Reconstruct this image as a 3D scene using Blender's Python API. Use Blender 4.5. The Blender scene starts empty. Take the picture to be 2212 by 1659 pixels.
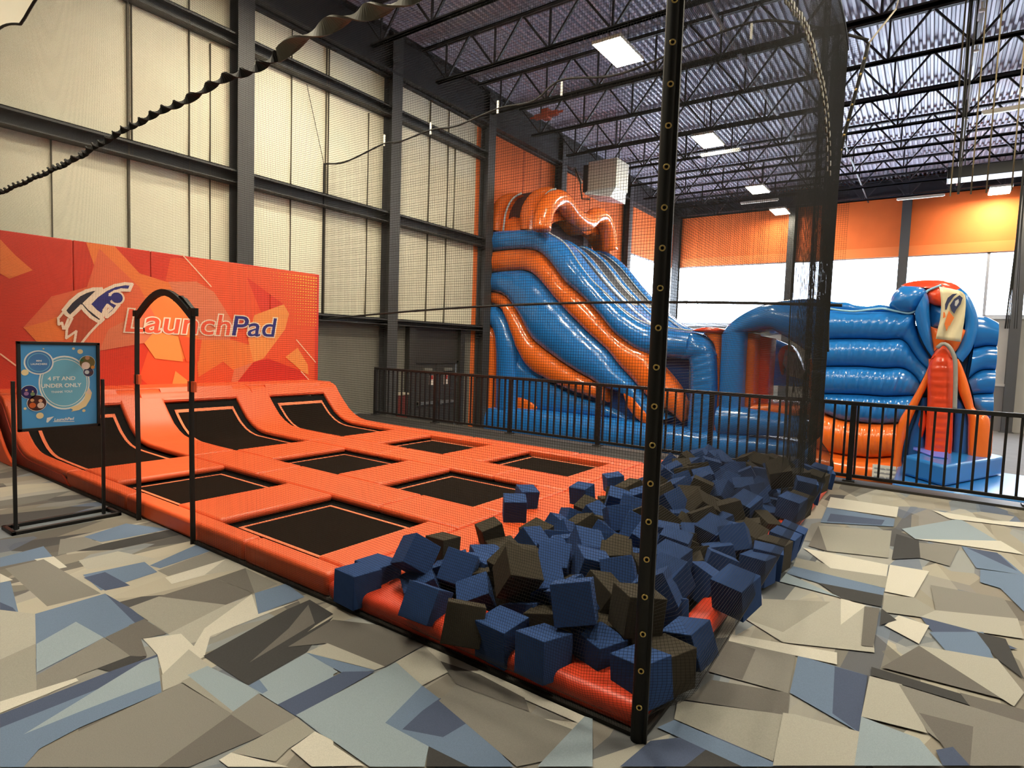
import bpy, math, random
from mathutils import Vector, Matrix, Euler
random.seed(7)
SC = bpy.context.scene
COL = SC.collection
PI = math.pi

# ------------------------------------------------------------------ camera (solved from the building's lines)
F, YAW, PITCH, ROLL, H = 1274.855, .6156852, .0641721, -.0346313, 1.6
CX, CY = 1106.0, 829.5
_c, _s = math.cos(YAW), math.sin(YAW)
_w = Vector((-_s*math.cos(PITCH), _c*math.cos(PITCH), -math.sin(PITCH)))
_r = Vector((_c, _s, 0)); _d = _w.cross(_r)
RR = _r*math.cos(ROLL)+_d*math.sin(ROLL)
DD = _d*math.cos(ROLL)-_r*math.sin(ROLL)
WW = _w
CAMP = Vector((0, 0, H))
def P(px, py, ax, val):
    """point where the sight line of a photo pixel meets the real plane  axis=val"""
    d = RR*((px-CX)/F)+DD*((py-CY)/F)+WW
    t = (val-CAMP[ax])/d[ax]
    return CAMP+d*t
cam = bpy.data.cameras.new('camera'); camo = bpy.data.objects.new('camera', cam); COL.objects.link(camo)
cam.sensor_fit = 'HORIZONTAL'; cam.sensor_width = 36; cam.lens = 36*F/2212.0
cam.clip_start = .05; cam.clip_end = 300
m = Matrix.Identity(4)
for i in range(3):
    m[i][0] = RR[i]; m[i][1] = -DD[i]; m[i][2] = -WW[i]; m[i][3] = CAMP[i]
camo.matrix_world = m
SC.camera = camo

# ------------------------------------------------------------------ materials
def lin(c):
    return tuple((x/12.92 if x <= .04045 else ((x+.055)/1.055)**2.4) for x in [v/255. for v in c])+(1,)
MATS = {}
def mat(name, rgb, rough=.6, metal=0, spec=.5, coat=0, noise=None, bump=None, emit=None, sheen=0):
    if name in MATS: return MATS[name]
    M = bpy.data.materials.new(name); M.use_nodes = True; nt = M.node_tree; N = nt.nodes; L = nt.links
    b = N['Principled BSDF']
    b.inputs['Base Color'].default_value = lin(rgb); b.inputs['Roughness'].default_value = rough
    b.inputs['Metallic'].default_value = metal; b.inputs['Specular IOR Level'].default_value = spec
    b.inputs['Coat Weight'].default_value = coat
    tc = N.new('ShaderNodeTexCoord')
    if noise:
        sc, amt = noise
        n = N.new('ShaderNodeTexNoise'); n.inputs['Scale'].default_value = sc; n.inputs['Detail'].default_value = 4
        L.new(tc.outputs['Object'], n.inputs['Vector'])
        h = N.new('ShaderNodeHueSaturation'); h.inputs['Color'].default_value = lin(rgb)
        mr = N.new('ShaderNodeMapRange'); mr.inputs['To Min'].default_value = 1-amt; mr.inputs['To Max'].default_value = 1+amt
        mr.inputs['From Min'].default_value = .25; mr.inputs['From Max'].default_value = .75
        L.new(n.outputs['Fac'], mr.inputs['Value']); L.new(mr.outputs['Result'], h.inputs['Value'])
        L.new(h.outputs['Color'], b.inputs['Base Color'])
    if bump:
        sc, st = bump[0], bump[1]
        n = N.new('ShaderNodeTexNoise'); n.inputs['Scale'].default_value = sc; n.inputs['Detail'].default_value = 3
        vec = tc.outputs['Object']
        if len(bump) > 2:
            mp = N.new('ShaderNodeMapping'); mp.inputs['Scale'].default_value = bump[2]; L.new(vec, mp.inputs['Vector']); vec = mp.outputs['Vector']
        L.new(vec, n.inputs['Vector'])
        bp = N.new('ShaderNodeBump'); bp.inputs['Strength'].default_value = st; bp.inputs['Distance'].default_value = .02
        L.new(n.outputs['Fac'], bp.inputs['Height']); L.new(bp.outputs['Normal'], b.inputs['Normal'])
    if emit:
        b.inputs['Emission Color'].default_value = lin(emit[0]); b.inputs['Emission Strength'].default_value = emit[1]
    MATS[name] = M
    return M

ORANGE = mat('orange_vinyl_pad', (226, 90, 44), .42, spec=.4, noise=(3, .05), bump=(9, .12))
ORANGE2 = mat('orange_vinyl_front', (212, 66, 36), .4, spec=.4, noise=(3, .06), bump=(7, .2))
TRIM = mat('orange_webbing', (235, 120, 75), .7)
MATB = mat('trampoline_bed', (24, 17, 12), .9, spec=.05, noise=(2.5, .12))
GAP = mat('spring_cover_black', (14, 13, 12), .9, spec=.1)
BLACK = mat('black_painted_metal', (20, 19, 19), .45, spec=.4)
SIGNB = mat('sign_black_metal', (10, 10, 11), .5)
STEEL = mat('charcoal_painted_steel', (62, 62, 62), .55, noise=(2, .08))
STEELD = mat('dark_roof_steel', (38, 37, 40), .55)
ROPE = mat('black_rope', (26, 25, 24), .85)
NETM = mat('black_net_twine', (30, 29, 26), .75, spec=.2)
WEB = mat('black_webbing', (24, 23, 20), .6, spec=.3)
BRASS = mat('brass_grommet', (205, 180, 110), .3, metal=.9)
WHITE = mat('white_tie', (225, 225, 215), .6)
GALV = mat('heater_enamel', (215, 214, 205), .5)
IBLUE = mat('inflatable_blue_vinyl', (34, 120, 200), .22, spec=.6, coat=.35, bump=(2.2, .5, (1, 1, 3)))
IBLUE2 = mat('inflatable_light_blue_vinyl', (52, 128, 205), .3, spec=.5, coat=.2, bump=(2, .4))
IORNG = mat('inflatable_orange_vinyl', (240, 112, 34), .22, spec=.6, coat=.35, bump=(2.2, .5, (1, 1, 3)))
IRED = mat('inflatable_red_orange_vinyl', (228, 72, 36), .25, spec=.5, coat=.3, bump=(2.2, .5))
IDARK = mat('inflatable_lane_charcoal', (44, 46, 50), .35, spec=.5, bump=(3, .3))
IMAR = mat('inflatable_maroon_mesh', (72, 34, 30), .7)
PIPE = mat('silver_piping', (190, 200, 205), .35)
FOAMB = mat('blue_foam', (42, 66, 110), .95, spec=.15, noise=(5, .06), bump=(160, .25))
FOAMG = mat('charcoal_foam', (56, 51, 42), .95, spec=.15, noise=(5, .06), bump=(160, .25))
MATBLUE = mat('step_mat_blue', (38, 118, 190), .3, coat=.2)
MATPUR = mat('step_mat_periwinkle', (92, 112, 205), .45)

# ------------------------------------------------------------------ mesh builder
class MB:
    def __init__(s): s.v = []; s.f = []; s.m = []; s.sm = []
    def add(s, vs, fs, mi=0, smooth=False):
        o = len(s.v); s.v += [tuple(v) for v in vs]
        for f in fs: s.f.append(tuple(i+o for i in f)); s.m.append(mi); s.sm.append(smooth)
    def box(s, a, b, mi=0):
        x0, y0, z0 = a; x1, y1, z1 = b
        v = [(x0,y0,z0),(x1,y0,z0),(x1,y1,z0),(x0,y1,z0),(x0,y0,z1),(x1,y0,z1),(x1,y1,z1),(x0,y1,z1)]
        s.add(v, [(0,3,2,1),(4,5,6,7),(0,1,5,4),(1,2,6,5),(2,3,7,6),(3,0,4,7)], mi)
    def bar(s, a, b, w, h=None, mi=0, up=(0,0,1)):
        a = Vector(a); b = Vector(b); h = h or w
        d = (b-a).normalized(); u = Vector(up)
        if abs(d.dot(u)) > .98: u = Vector((1,0,0)) if abs(d.x) < .9 else Vector((0,1,0))
        r = d.cross(u).normalized(); u = r.cross(d)
        v = []
        for p in (a, b):
            for i, j in ((-1,-1),(1,-1),(1,1),(-1,1)): v.append(p+r*(i*w/2)+u*(j*h/2))
        s.add(v, [(0,3,2,1),(4,5,6,7),(0,1,5,4),(1,2,6,5),(2,3,7,6),(3,0,4,7)], mi)
    def tube(s, pts, r, seg=8, mi=0, cap=True, smooth=True, closed=False):
        pts = [Vector(p) for p in pts]; n = len(pts); rs = r if isinstance(r, (list, tuple)) else [r]*n
        v = []; prev = None
        for i, p in enumerate(pts):
            if closed: d = pts[(i+1) % n]-pts[i-1]
            else: d = pts[min(i+1, n-1)]-pts[max(i-1, 0)]
            d.normalize()
            if prev is None:
                u = Vector((0,0,1)) if abs(d.z) < .9 else Vector((1,0,0))
                u = (u-d*u.dot(d)).normalized()
            else:
                u = (prev-d*prev.dot(d)); u = u.normalized() if u.length > 1e-6 else prev
            prev = u; w = d.cross(u)
            for k in range(seg):
                a = 2*PI*k/seg; v.append(p+(u*math.cos(a)+w*math.sin(a))*rs[i])
        f = []
        for i in range(n if closed else n-1):
            j = (i+1) % n
            for k in range(seg):
                f.append((i*seg+k, i*seg+(k+1) % seg, j*seg+(k+1) % seg, j*seg+k))
        if cap and not closed: f.append(tuple(range(seg))[::-1]); f.append(tuple((n-1)*seg+k for k in range(seg)))
        s.add(v, f, mi, smooth)
    def prism(s, poly, off, mi=0):
        """polygon (3D points) extruded by vector off"""
        n = len(poly); off = Vector(off); v = [Vector(p) for p in poly]+[Vector(p)+off for p in poly]
        f = [tuple(range(n)), tuple(range(2*n-1, n-1, -1))]+[(i, i+n, (i+1) % n+n, (i+1) % n) for i in range(n)]
        s.add(v, f, mi)
    def build(s, name, mats, parent=None, bevel=0, seg=2, loc=None):
        me = bpy.data.meshes.new(name)
        v = s.v
        if loc is not None: v = [(a[0]-loc[0], a[1]-loc[1], a[2]-loc[2]) for a in v]
        me.from_pydata(v, [], s.f); me.update()
        for M in (mats if isinstance(mats, (list, tuple)) else [mats]): me.materials.append(M)
        me.polygons.foreach_set('material_index', s.m); me.polygons.foreach_set('use_smooth', s.sm)
        o = bpy.data.objects.new(name, me); COL.objects.link(o)
        if loc is not None: o.location = loc
        if parent is not None:
            o.parent = parent
            if parent.type == 'EMPTY' or parent.location.length:
                o.location = Vector(o.location)-world(parent)
        if bevel:
            b = o.modifiers.new('bevel', 'BEVEL'); b.width = bevel; b.segments = seg; b.limit_method = 'ANGLE'; b.angle_limit = .6
            b.harden_normals = False
            for p in me.polygons: p.use_smooth = True
            me.set_sharp_from_angle(angle=.9)
        return o
def world(o):
    v = Vector(o.location)
    while o.parent: o = o.parent; v += Vector(o.location)
    return v
def tag(o, label=None, cat=None, group=None, kind=None):
    if label: o['label'] = label
    if cat: o['category'] = cat
    if group: o['group'] = group
    if kind: o['kind'] = kind
    return o
def empty(name, loc, label, cat, group=None):
    o = bpy.data.objects.new(name, None); COL.objects.link(o); o.location = loc; o.empty_display_size = .1
    return tag(o, label, cat, group)
def struct(mb, name, mats, **k): return tag(mb.build(name, mats, **k), kind='structure')
def fixn(o):
    import bmesh
    b = bmesh.new(); b.from_mesh(o.data); bmesh.ops.recalc_face_normals(b, faces=b.faces); b.to_mesh(o.data); b.free(); return o
def crom(pts, n):
    """resample a polyline smoothly (Catmull-Rom, chord length) into n points"""
    pts = [Vector(p) for p in pts]
    if len(pts) == 2: return [pts[0].lerp(pts[1], i/(n-1)) for i in range(n)]
    L = [0]
    for a, b in zip(pts, pts[1:]): L.append(L[-1]+(b-a).length)
    out = []
    for i in range(n):
        t = L[-1]*i/(n-1); k = 0
        while k < len(L)-2 and L[k+1] < t: k += 1
        u = (t-L[k])/max(1e-9, L[k+1]-L[k])
        p1, p2 = pts[k], pts[k+1]; p0 = pts[k-1] if k else p1*2-p2; p3 = pts[k+2] if k+2 < len(pts) else p2*2-p1
        out.append(.5*((2*p1)+(p2-p0)*u+(2*p0-5*p1+4*p2-p3)*u*u+(3*p1-p0-3*p2+p3)*u*u*u))
    return out
def bez_text(body, size, name, M, mtx, parent, offset=0, extrude=.001, shear=0, align='LEFT', sp=1):
    c = bpy.data.curves.new(name, 'FONT'); c.body = body; c.size = size; c.offset = offset; c.extrude = extrude; c.shear = shear
    c.align_x = align; c.space_character = sp
    o = bpy.data.objects.new(name, c); COL.objects.link(o)
    dg = bpy.context.evaluated_depsgraph_get(); dg.update()
    me = bpy.data.meshes.new_from_object(o.evaluated_get(dg)); bpy.data.objects.remove(o); bpy.data.curves.remove(c)
    me.transform(mtx); me.materials.clear(); me.materials.append(M)
    o = bpy.data.objects.new(name, me); COL.objects.link(o)
    if parent is not None: o.parent = parent; o.location = -world(parent)
    return o
# ------------------------------------------------------------------ room shell
XW, YF, ZL, ZD = -11.3, 29.5, -1.05, 9.05      # left wall, far wall, lower floor level, roof deck
XR, YB = 9.0, -7.0

def wall_mat(name, rgb, vs=6, st=.15, amt=.06, spec=.3, rough=.7):
    return mat(name, rgb, rough, spec=spec, noise=(1.3, amt), bump=(vs, st, (1, 1, .06)))
CREAM = wall_mat('cream_insulation_facing', (222, 217, 194), 7, .35, .05)
GRAYW = wall_mat('grey_painted_wall', (112, 109, 100), 5, .1)
ORW = wall_mat('orange_painted_wall', (226, 112, 52), 5, .2)
GRAYF = wall_mat('light_grey_far_wall', (168, 164, 156), 5, .05)
SEAM = mat('dark_panel_seam', (92, 86, 74), .8)

# carpet: angular shards in greys, beige and slate blue
def carpet():
    M = bpy.data.materials.new('shard_pattern_carpet'); M.use_nodes = True; nt = M.node_tree; N = nt.nodes; L = nt.links
    b = N['Principled BSDF']; b.inputs['Roughness'].default_value = .95; b.inputs['Specular IOR Level'].default_value = .15
    tc = N.new('ShaderNodeTexCoord')
    pal = [(100,96,90),(128,124,114),(150,145,132),(166,160,146),(136,130,119),(112,122,134),(92,102,120),(122,117,107),(160,156,144),(146,142,133),(74,73,73),(132,139,144)]
    def layer(seed, rot, sc, scale):
        mp = N.new('ShaderNodeMapping'); mp.inputs['Location'].default_value = (seed*3.7, seed*1.9, 0)
        mp.inputs['Rotation'].default_value = (0, 0, math.radians(rot)); mp.inputs['Scale'].default_value = (sc[0], sc[1], 1)
        L.new(tc.outputs['Object'], mp.inputs['Vector'])
        v = N.new('ShaderNodeTexVoronoi'); v.voronoi_dimensions = '2D'; v.inputs['Scale'].default_value = scale
        v.distance = 'EUCLIDEAN'; v.inputs['Randomness'].default_value = 1
        L.new(mp.outputs['Vector'], v.inputs['Vector'])
        sp = N.new('ShaderNodeSeparateColor'); L.new(v.outputs['Color'], sp.inputs['Color'])
        r = N.new('ShaderNodeValToRGB'); r.color_ramp.interpolation = 'CONSTANT'
        e = r.color_ramp.elements; n = len(pal)
        for i in range(n):
            q = pal[(i*5+seed) % n]
            if i < 2: e[i].position = i/n; e[i].color = lin(q)
            else: k = e.new(i/n); k.color = lin(q)
        L.new(sp.outputs['Red'], r.inputs['Fac'])
        return r.outputs['Color'], sp.outputs['Green'], sp.outputs['Blue']
    base, _, _ = layer(0, 20, (1, .45), 2.6)
    cur = base
    for seed, rot, sc, scale, thr, op in ((1, 62, (1, .28), 2.6, .45, .75), (2, -38, (.8, .3), 2.3, .5, .7), (3, 8, (1, .22), 3.4, .6, .65), (4, 100, (1, .5), 4.2, .72, .6)):
        c, g, bl = layer(seed, rot, sc, scale)
        gt = N.new('ShaderNodeMath'); gt.operation = 'GREATER_THAN'; gt.inputs[1].default_value = thr; L.new(g, gt.inputs[0])
        mu = N.new('ShaderNodeMath'); mu.operation = 'MULTIPLY'; mu.inputs[1].default_value = op; L.new(gt.outputs[0], mu.inputs[0])
        mx = N.new('ShaderNodeMix'); mx.data_type = 'RGBA'; L.new(mu.outputs[0], mx.inputs['Factor']); L.new(cur, mx.inputs['A']); L.new(c, mx.inputs['B'])
        cur = mx.outputs['Result']
    n = N.new('ShaderNodeTexNoise'); n.inputs['Scale'].default_value = 260; n.inputs['Detail'].default_value = 2; L.new(tc.outputs['Object'], n.inputs['Vector'])
    mr = N.new('ShaderNodeMapRange'); mr.inputs['To Min'].default_value = .8; mr.inputs['To Max'].default_value = 1.2; L.new(n.outputs['Fac'], mr.inputs['Value'])
    mm = N.new('ShaderNodeMix'); mm.data_type = 'RGBA'; mm.blend_type = 'MULTIPLY'; mm.inputs['Factor'].default_value = 1
    L.new(cur, mm.inputs['A']); L.new(mr.outputs['Result'], mm.inputs['B']); L.new(mm.outputs['Result'], b.inputs['Base Color'])
    return M
CARPET = carpet()
def flatc(rgb):
    return mat('carpet_shard_%d_%d_%d' % rgb, rgb, .95, spec=.15, noise=(240, .12))

fl = MB(); fl.box((XW, YB, -.3), (XR, 8.66, 0))
flm = [CARPET]
PALS = {'K': (60, 60, 60), 'N': (70, 80, 102), 'S': (98, 115, 138), 'L': (134, 147, 155), 'G': (120, 118, 112), 'D': (98, 95, 91), 'B': (156, 154, 145), 'W': (184, 181, 170), 'M': (138, 136, 128)}
SH = '''
S 0,1205 94,1180 113,1202 0,1225
W 74,1208 116,1202 145,1225 116,1231
G 11,1228 94,1208 218,1282 102,1310
S 0,1256 23,1256 42,1333 0,1344
N 0,1301 28,1313 42,1330 0,1338
W 0,1239 28,1253 0,1259
G 130,1165 181,1160 227,1177 164,1191 125,1199
S 181,1160 272,1131 318,1137 368,1143 272,1162 218,1171
K 164,1191 227,1174 368,1144 397,1154 244,1188
B 170,1211 255,1191 340,1208 187,1231
S 179,1242 312,1214 340,1236 218,1276
N 181,1248 227,1236 281,1265 227,1276
S 323,1222 431,1174 471,1185 346,1228
G 340,1233 471,1185 493,1208 363,1245
W 357,1248 488,1208 522,1222 371,1262
B 488,1208 522,1205 536,1228 442,1242
M 278,1313 343,1289 488,1307 363,1370
D 343,1289 465,1250 547,1282 488,1307
G 465,1250 530,1228 601,1262 550,1282
D 465,1250 530,1228 550,1282
B 363,1370 488,1307 550,1284 558,1327 465,1375 397,1395
S 550,1282 618,1261 658,1290 558,1327
W 454,1375 652,1296 558,1327 544,1284 442,1358 414,1404 442,1418
K 439,1418 618,1318 669,1296 720,1327 680,1352 533,1480
D 539,1432 624,1358 666,1307 680,1347
K 505,1460 720,1333 663,1409 536,1481
B 0,1318 76,1327 79,1392 0,1426
M 0,1426 76,1392 79,1494 0,1517
S 76,1327 227,1283 284,1316 292,1347 227,1378 79,1454
L 79,1392 164,1344 224,1378 79,1454
N 227,1283 284,1316 312,1338 292,1347
G 79,1460 224,1378 284,1418 170,1460 79,1517
D 227,1378 292,1347 318,1418 284,1420
K 210,1445 281,1418 318,1420 244,1454
D 278,1352 312,1338 360,1370 295,1384
W 309,1381 391,1370 442,1420 352,1460 340,1415
W 0,1517 164,1466 170,1472 0,1542
N 0,1545 232,1454 340,1415 343,1443 216,1488 0,1574
S 0,1574 216,1488 343,1443 349,1497 170,1574 85,1619 51,1659 0,1659
L 51,1588 306,1432 340,1420 346,1472 170,1540
B 349,1460 408,1404 454,1440 391,1477 352,1494
G 85,1622 349,1497 391,1477 499,1542 567,1588 368,1659 51,1659
D 340,1659 499,1545 567,1590 408,1659
M 391,1474 454,1443 558,1500 499,1542
L 405,1460 448,1440 567,1497 505,1540
G 499,1542 558,1500 641,1551 567,1590
L 536,1483 669,1412 720,1426 720,1466 601,1525
S 536,1483 669,1412 680,1438 567,1500
N 601,1525 720,1463 720,1511 641,1548
L 641,1548 720,1511 720,1608 675,1574
W 629,1619 680,1582 720,1602 720,1659
M 499,1628 641,1551 680,1582 624,1619 595,1647
W 473,1644 499,1628 624,1659 493,1659
D 622,1399 719,1340 815,1351 923,1391 832,1442 707,1391
B 662,1411 707,1391 832,1442 810,1449
L 560,1470 662,1412 730,1453 600,1521
S 662,1412 810,1450 741,1456 702,1436
N 600,1524 741,1453 810,1452 639,1550
L 668,1566 639,1547 855,1433 912,1481 878,1572 926,1615 917,1659 798,1659
B 855,1432 923,1394 1014,1430 912,1483
W 912,1394 957,1413 1263,1550 1249,1564 957,1436
S 832,1564 912,1483 1014,1561 1110,1659 1014,1659 926,1615
N 869,1578 912,1538 951,1510 1014,1561 957,1595
G 948,1516 985,1481 1150,1544 1240,1578 1178,1646 1116,1659
D 951,1430 1036,1459 1133,1510 1144,1541 985,1480
W 1175,1555 1249,1564 1238,1579
K 926,1615 1014,1659 920,1659
W 628,1620 679,1584 787,1657 673,1659
L 1172,1646 1263,1550 1280,1555 1280,1659 1161,1659
N 1339,1659 1405,1603 1537,1588 1691,1659
K 1478,1659 1530,1618 1625,1659
S 1420,1574 1456,1558 1691,1659 1603,1659
M 1464,1515 1706,1548 1669,1647 1456,1556
D 1537,1471 1706,1500 1702,1548 1478,1514
G 1566,1383 1720,1412 1702,1500 1530,1453
D 1566,1383 1632,1405 1603,1471 1530,1453
S 1724,1418 1874,1462 1855,1585 1706,1499
N 1803,1442 1874,1462 1855,1585 1798,1544
W 1577,1372 1808,1412 1808,1438 1574,1387
B 1610,1339 1823,1295 1882,1317 1889,1412 1691,1390
M 1632,1295 1794,1302 1691,1368 1610,1339
W 1816,1295 1871,1310 1816,1352
K 1764,1258 1908,1288 1904,1313 1816,1295
L 1684,1258 1698,1240 1816,1293
S 1698,1240 1720,1218 1911,1273 1908,1288 1764,1260
M 1720,1207 1919,1247 1915,1273 1713,1225
W 1735,1185 1919,1222 1915,1247 1794,1229
D 1768,1137 1786,1192 1746,1181
M 1786,1192 1768,1137 1926,1148 1919,1207
S 1786,1097 1933,1122 1930,1139 1772,1130
N 1794,1111 1911,1125 1904,1136 1786,1128
W 1794,1075 1941,1097 1937,1119 1786,1097
K 1936,1155 1985,1170 1988,1207 1926,1210
L 1948,1144 2073,1122 2154,1170 1977,1166
W 1977,1166 2161,1170 2212,1200 2087,1181
W 2014,1104 2146,1126 2212,1130 2212,1141 2051,1122
G 1985,1174 2073,1181 2051,1225 1988,1207
W 1922,1222 2007,1236 1974,1293 1911,1280
M 1911,1288 1974,1293 2021,1321 2014,1339 1904,1324
S 2076,1181 2161,1200 2212,1244 2109,1229
N 2087,1185 2154,1196 2198,1236
S 2117,1232 2212,1244 2212,1324 2161,1273 2117,1260
G 2010,1266 2168,1295 2198,1339 2021,1321
B 2021,1321 2198,1339 2212,1383 2113,1368 1988,1335
N 1988,1335 2113,1368 2198,1405 2043,1405
S 2007,1368 2124,1368 2146,1427 2043,1409
K 2109,1368 2172,1383 2212,1471 2154,1427
W 1911,1354 1941,1332 2007,1354 1985,1394
D 1904,1445 1985,1398 2172,1515
B 1985,1398 2154,1427 2212,1500 2190,1530
K 1882,1444 2212,1544 2212,1563 1882,1462
D 2073,1500 2212,1537 2212,1566 2095,1530
B 1878,1464 1948,1482 2003,1588 1860,1552
L 1860,1552 1985,1600 2036,1659 1845,1659
G 1941,1482 2212,1566 2212,1659 2095,1659 2003,1585
D 1985,1544 2102,1574 2095,1659 2043,1625
B 1720,1548 1856,1585 1845,1659 1669,1659 1691,1544
D 1867,1313 1900,1317 1886,1401 1860,1398
K 1900,1354 1937,1343 1904,1317
N 2021,1625 2058,1618 2095,1659 2036,1659
'''

pk = list(PALS); flm += [flatc(PALS[k]) for k in pk]; zz = .0004
for ln in SH.split('\n'):
    if not ln: continue
    c, *q = ln.split(); pp = [P(*map(float, s.split(',')), 2, 0) for s in q]
    fl.add([(p.x, min(p.y, 8.44), zz) for p in pp], [tuple(range(len(pp)))], 1+pk.index(c)); zz += .00008

struct(fl, 'floor', flm)
lf = MB(); lf.box((XW, 8.66, ZL-.3), (XR, YF, ZL)); lf.box((XW, 8.62, ZL), (XR, 8.66, -.3))
struct(lf, 'floor_lower', [mat('lower_level_carpet', (92, 90, 88), .9, noise=(3, .1))])

# corrugated roof deck, ribs along y
dk = MB(); x = XW; pts = []
while x < XR+.2:
    pts += [(x, ZD), (x+.055, ZD), (x+.075, ZD+.07), (x+.13, ZD+.07)]; x += .15
for (xa, za), (xb, zb) in zip(pts, pts[1:]):
    dk.add([(xa, YB, za), (xb, YB, zb), (xb, YF, zb), (xa, YF, za)], [(0, 3, 2, 1)])
dk.box((XW-.2, YB-.2, ZD+.2), (XR+.2, YF+.2, ZD+.3))
struct(dk, 'ceiling', mat('corrugated_roof_deck', (168, 166, 180), .4, spec=.6, metal=.15, noise=(.8, .05)))

def wally(px, py): return P(px, py, 0, XW).y
YO = 13.75                                     # cream gives way to orange paint here
wl = MB()
W0, W1, WB, WT = 23.95, 29.1, 3.05, 5.95        # window band
def wrect(y0, y1, z0, z1, mi):
    wl.add([(XW, y0, z0), (XW, y1, z0), (XW, y1, z1), (XW, y0, z1)], [(0, 1, 2, 3)], mi)
# cream sheets billow slightly between the girts
def billow(y0, y1, z0, z1, mi, d=.035):
    nu, nv = max(2, int((y1-y0)/.22)), 8
    vs = []
    for j in range(nv+1):
        for i in range(nu+1):
            y = y0+(y1-y0)*i/nu; z = z0+(z1-z0)*j/nv
            vs.append((XW+d*math.sin(PI*j/nv)*(.6+.4*math.sin(y*5.1)*math.sin(y*1.7)), y, z))
    fs = [(j*(nu+1)+i, j*(nu+1)+i+1, (j+1)*(nu+1)+i+1, (j+1)*(nu+1)+i) for j in range(nv) for i in range(nu)]
    wl.add(vs, fs, mi, True)
for z0, z1 in ((2.15, 4.6), (4.6, 7.15), (7.15, ZD)):
    billow(YB, YO, z0, z1, 0)
wrect(YB, 8.66, -.3, 2.15, 1); wrect(8.66, 11.3, ZL, 2.15, 1); wrect(13.1, YO, ZL, 2.15, 1); wrect(11.3, 13.1, 1.12, 2.15, 1)
wl.box((XW-.15, YB, ZD-.3), (XW-.01, YF, ZD+.195), 2); wrect(YO, W0, ZL, ZD, 2); wrect(W0, YF, ZL, WB, 1); wrect(W0, YF, WT, ZD, 2); wrect(W1, YF, WB, WT, 2)
for px, py, w, z0, z1 in ((107, 200, .012, 2.8, 4.6), (275, 200, .03, 2.8, ZD), (283, 200, .01, 4.6, ZD), (407, 300, .012, 2.8, ZD), (452, 300, .008, 2.8, 7),
        (627, 300, .012, 2.15, ZD), (702, 300, .02, 2.15, ZD), (707, 300, .012, 4.6, ZD), (790, 500, .01, 2.15, 7), (923, 450, .01, 2.15, ZD), (963, 450, .02, 2.15, ZD), (958, 640, .012, 2.15, 4.6), (980, 400, .008, 4.6, 7.1)):
    yy = wally(px, py); z1 = min(z1, 8.0)
    wl.box((XW+.005, yy-w/2, z0), (XW+.05, yy+w/2, z1), 3)
for yy in (16.2, 17.2, 19.6, 20.8, 22.3): wl.box((XW, yy, ZL), (XW+.012, yy+.02, 8.0), 4)
struct(wl, 'wall_left', [CREAM, GRAYW, ORW, SEAM, mat('orange_wall_seam', (150, 70, 36), .7)])

wf = MB()
wf.box((XW, YF, ZL), (XR, YF+.2, WB-.02), 0); wf.box((XW, YF, 5.88), (XR, YF+.2, ZD+.195), 1)
wf.box((XW, YF-.03, 5.88), (XR, YF, 6.28), 2)
wf.box((1.55, YF-.02, WB-.02), (XR, YF+.2, 3.4), 0)
struct(wf, 'wall_far', [GRAYF, ORW, mat('orange_wall_trim', (236, 126, 60), .5)])
wb = MB(); wb.box((XW, YB-.2, -.3), (XR, YB, ZD)); struct(wb, 'wall_back', [mat('back_wall_paint', (96, 94, 90), .8)])
wr = MB(); wr.box((XR, YB, ZL), (XR+.2, YF, ZD)); struct(wr, 'wall_right', [mat('right_wall_paint', (150, 146, 138), .8)])

# glazing
def glass():
    M = bpy.data.materials.new('window_glass'); M.use_nodes = True; nt = M.node_tree; N = nt.nodes; L = nt.links
    N.remove(N['Principled BSDF']); t = N.new('ShaderNodeBsdfTransparent'); t.inputs['Color'].default_value = (.93, .96, 1, 1)
    g = N.new('ShaderNodeBsdfGlossy'); g.inputs['Roughness'].default_value = .05
    mx = N.new('ShaderNodeMixShader'); mx.inputs[0].default_value = .06
    L.new(t.outputs[0], mx.inputs[1]); L.new(g.outputs[0], mx.inputs[2]); L.new(mx.outputs[0], N['Material Output'].inputs['Surface'])
    return M
GLASS = glass()
WF = mat('window_mullion_aluminium', (150, 152, 160), .5)
def window_far(n, x0, x1, z0=3.03, z1=5.88):
    r = MB(); t = .05
    for a, b in (((x0, YF+.02, z0), (x1, YF+.12, z0+t)), ((x0, YF+.02, z1-t), (x1, YF+.12, z1)), ((x0, YF+.02, z0), (x0+t, YF+.12, z1)), ((x1-t, YF+.02, z0), (x1, YF+.12, z1))): r.box(a, b)
    o = tag(r.build('window_%d' % n, WF), kind='structure')
    g = MB(); g.box((x0+t, YF+.06, z0+t), (x1-t, YF+.07, z1-t)); g.build('pane', GLASS, o)
for i, (a, b, z) in enumerate(((-11.1, -5.5, 3.03), (-5.5, -1.2, 3.03), (-1.2, 1.55, 3.03), (1.55, 6.5, 3.4), (6.5, 8.9, 3.4))): window_far(i+1, a, b, z)
r = MB(); t = .06
for a, b in (((XW-.12, W0, WB), (XW, W1, WB+t)), ((XW-.12, W0, WT-t), (XW, W1, WT)), ((XW-.12, W0, WB), (XW, W0+t, WT)), ((XW-.12, W1-t, WB), (XW, W1, WT))): r.box(a, b)
o = tag(r.build('window_6', WF), kind='structure'); g = MB(); g.box((XW-.07, W0+t, WB+t), (XW-.06, W1-t, WT-t)); g.build('pane', GLASS, o)

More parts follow.
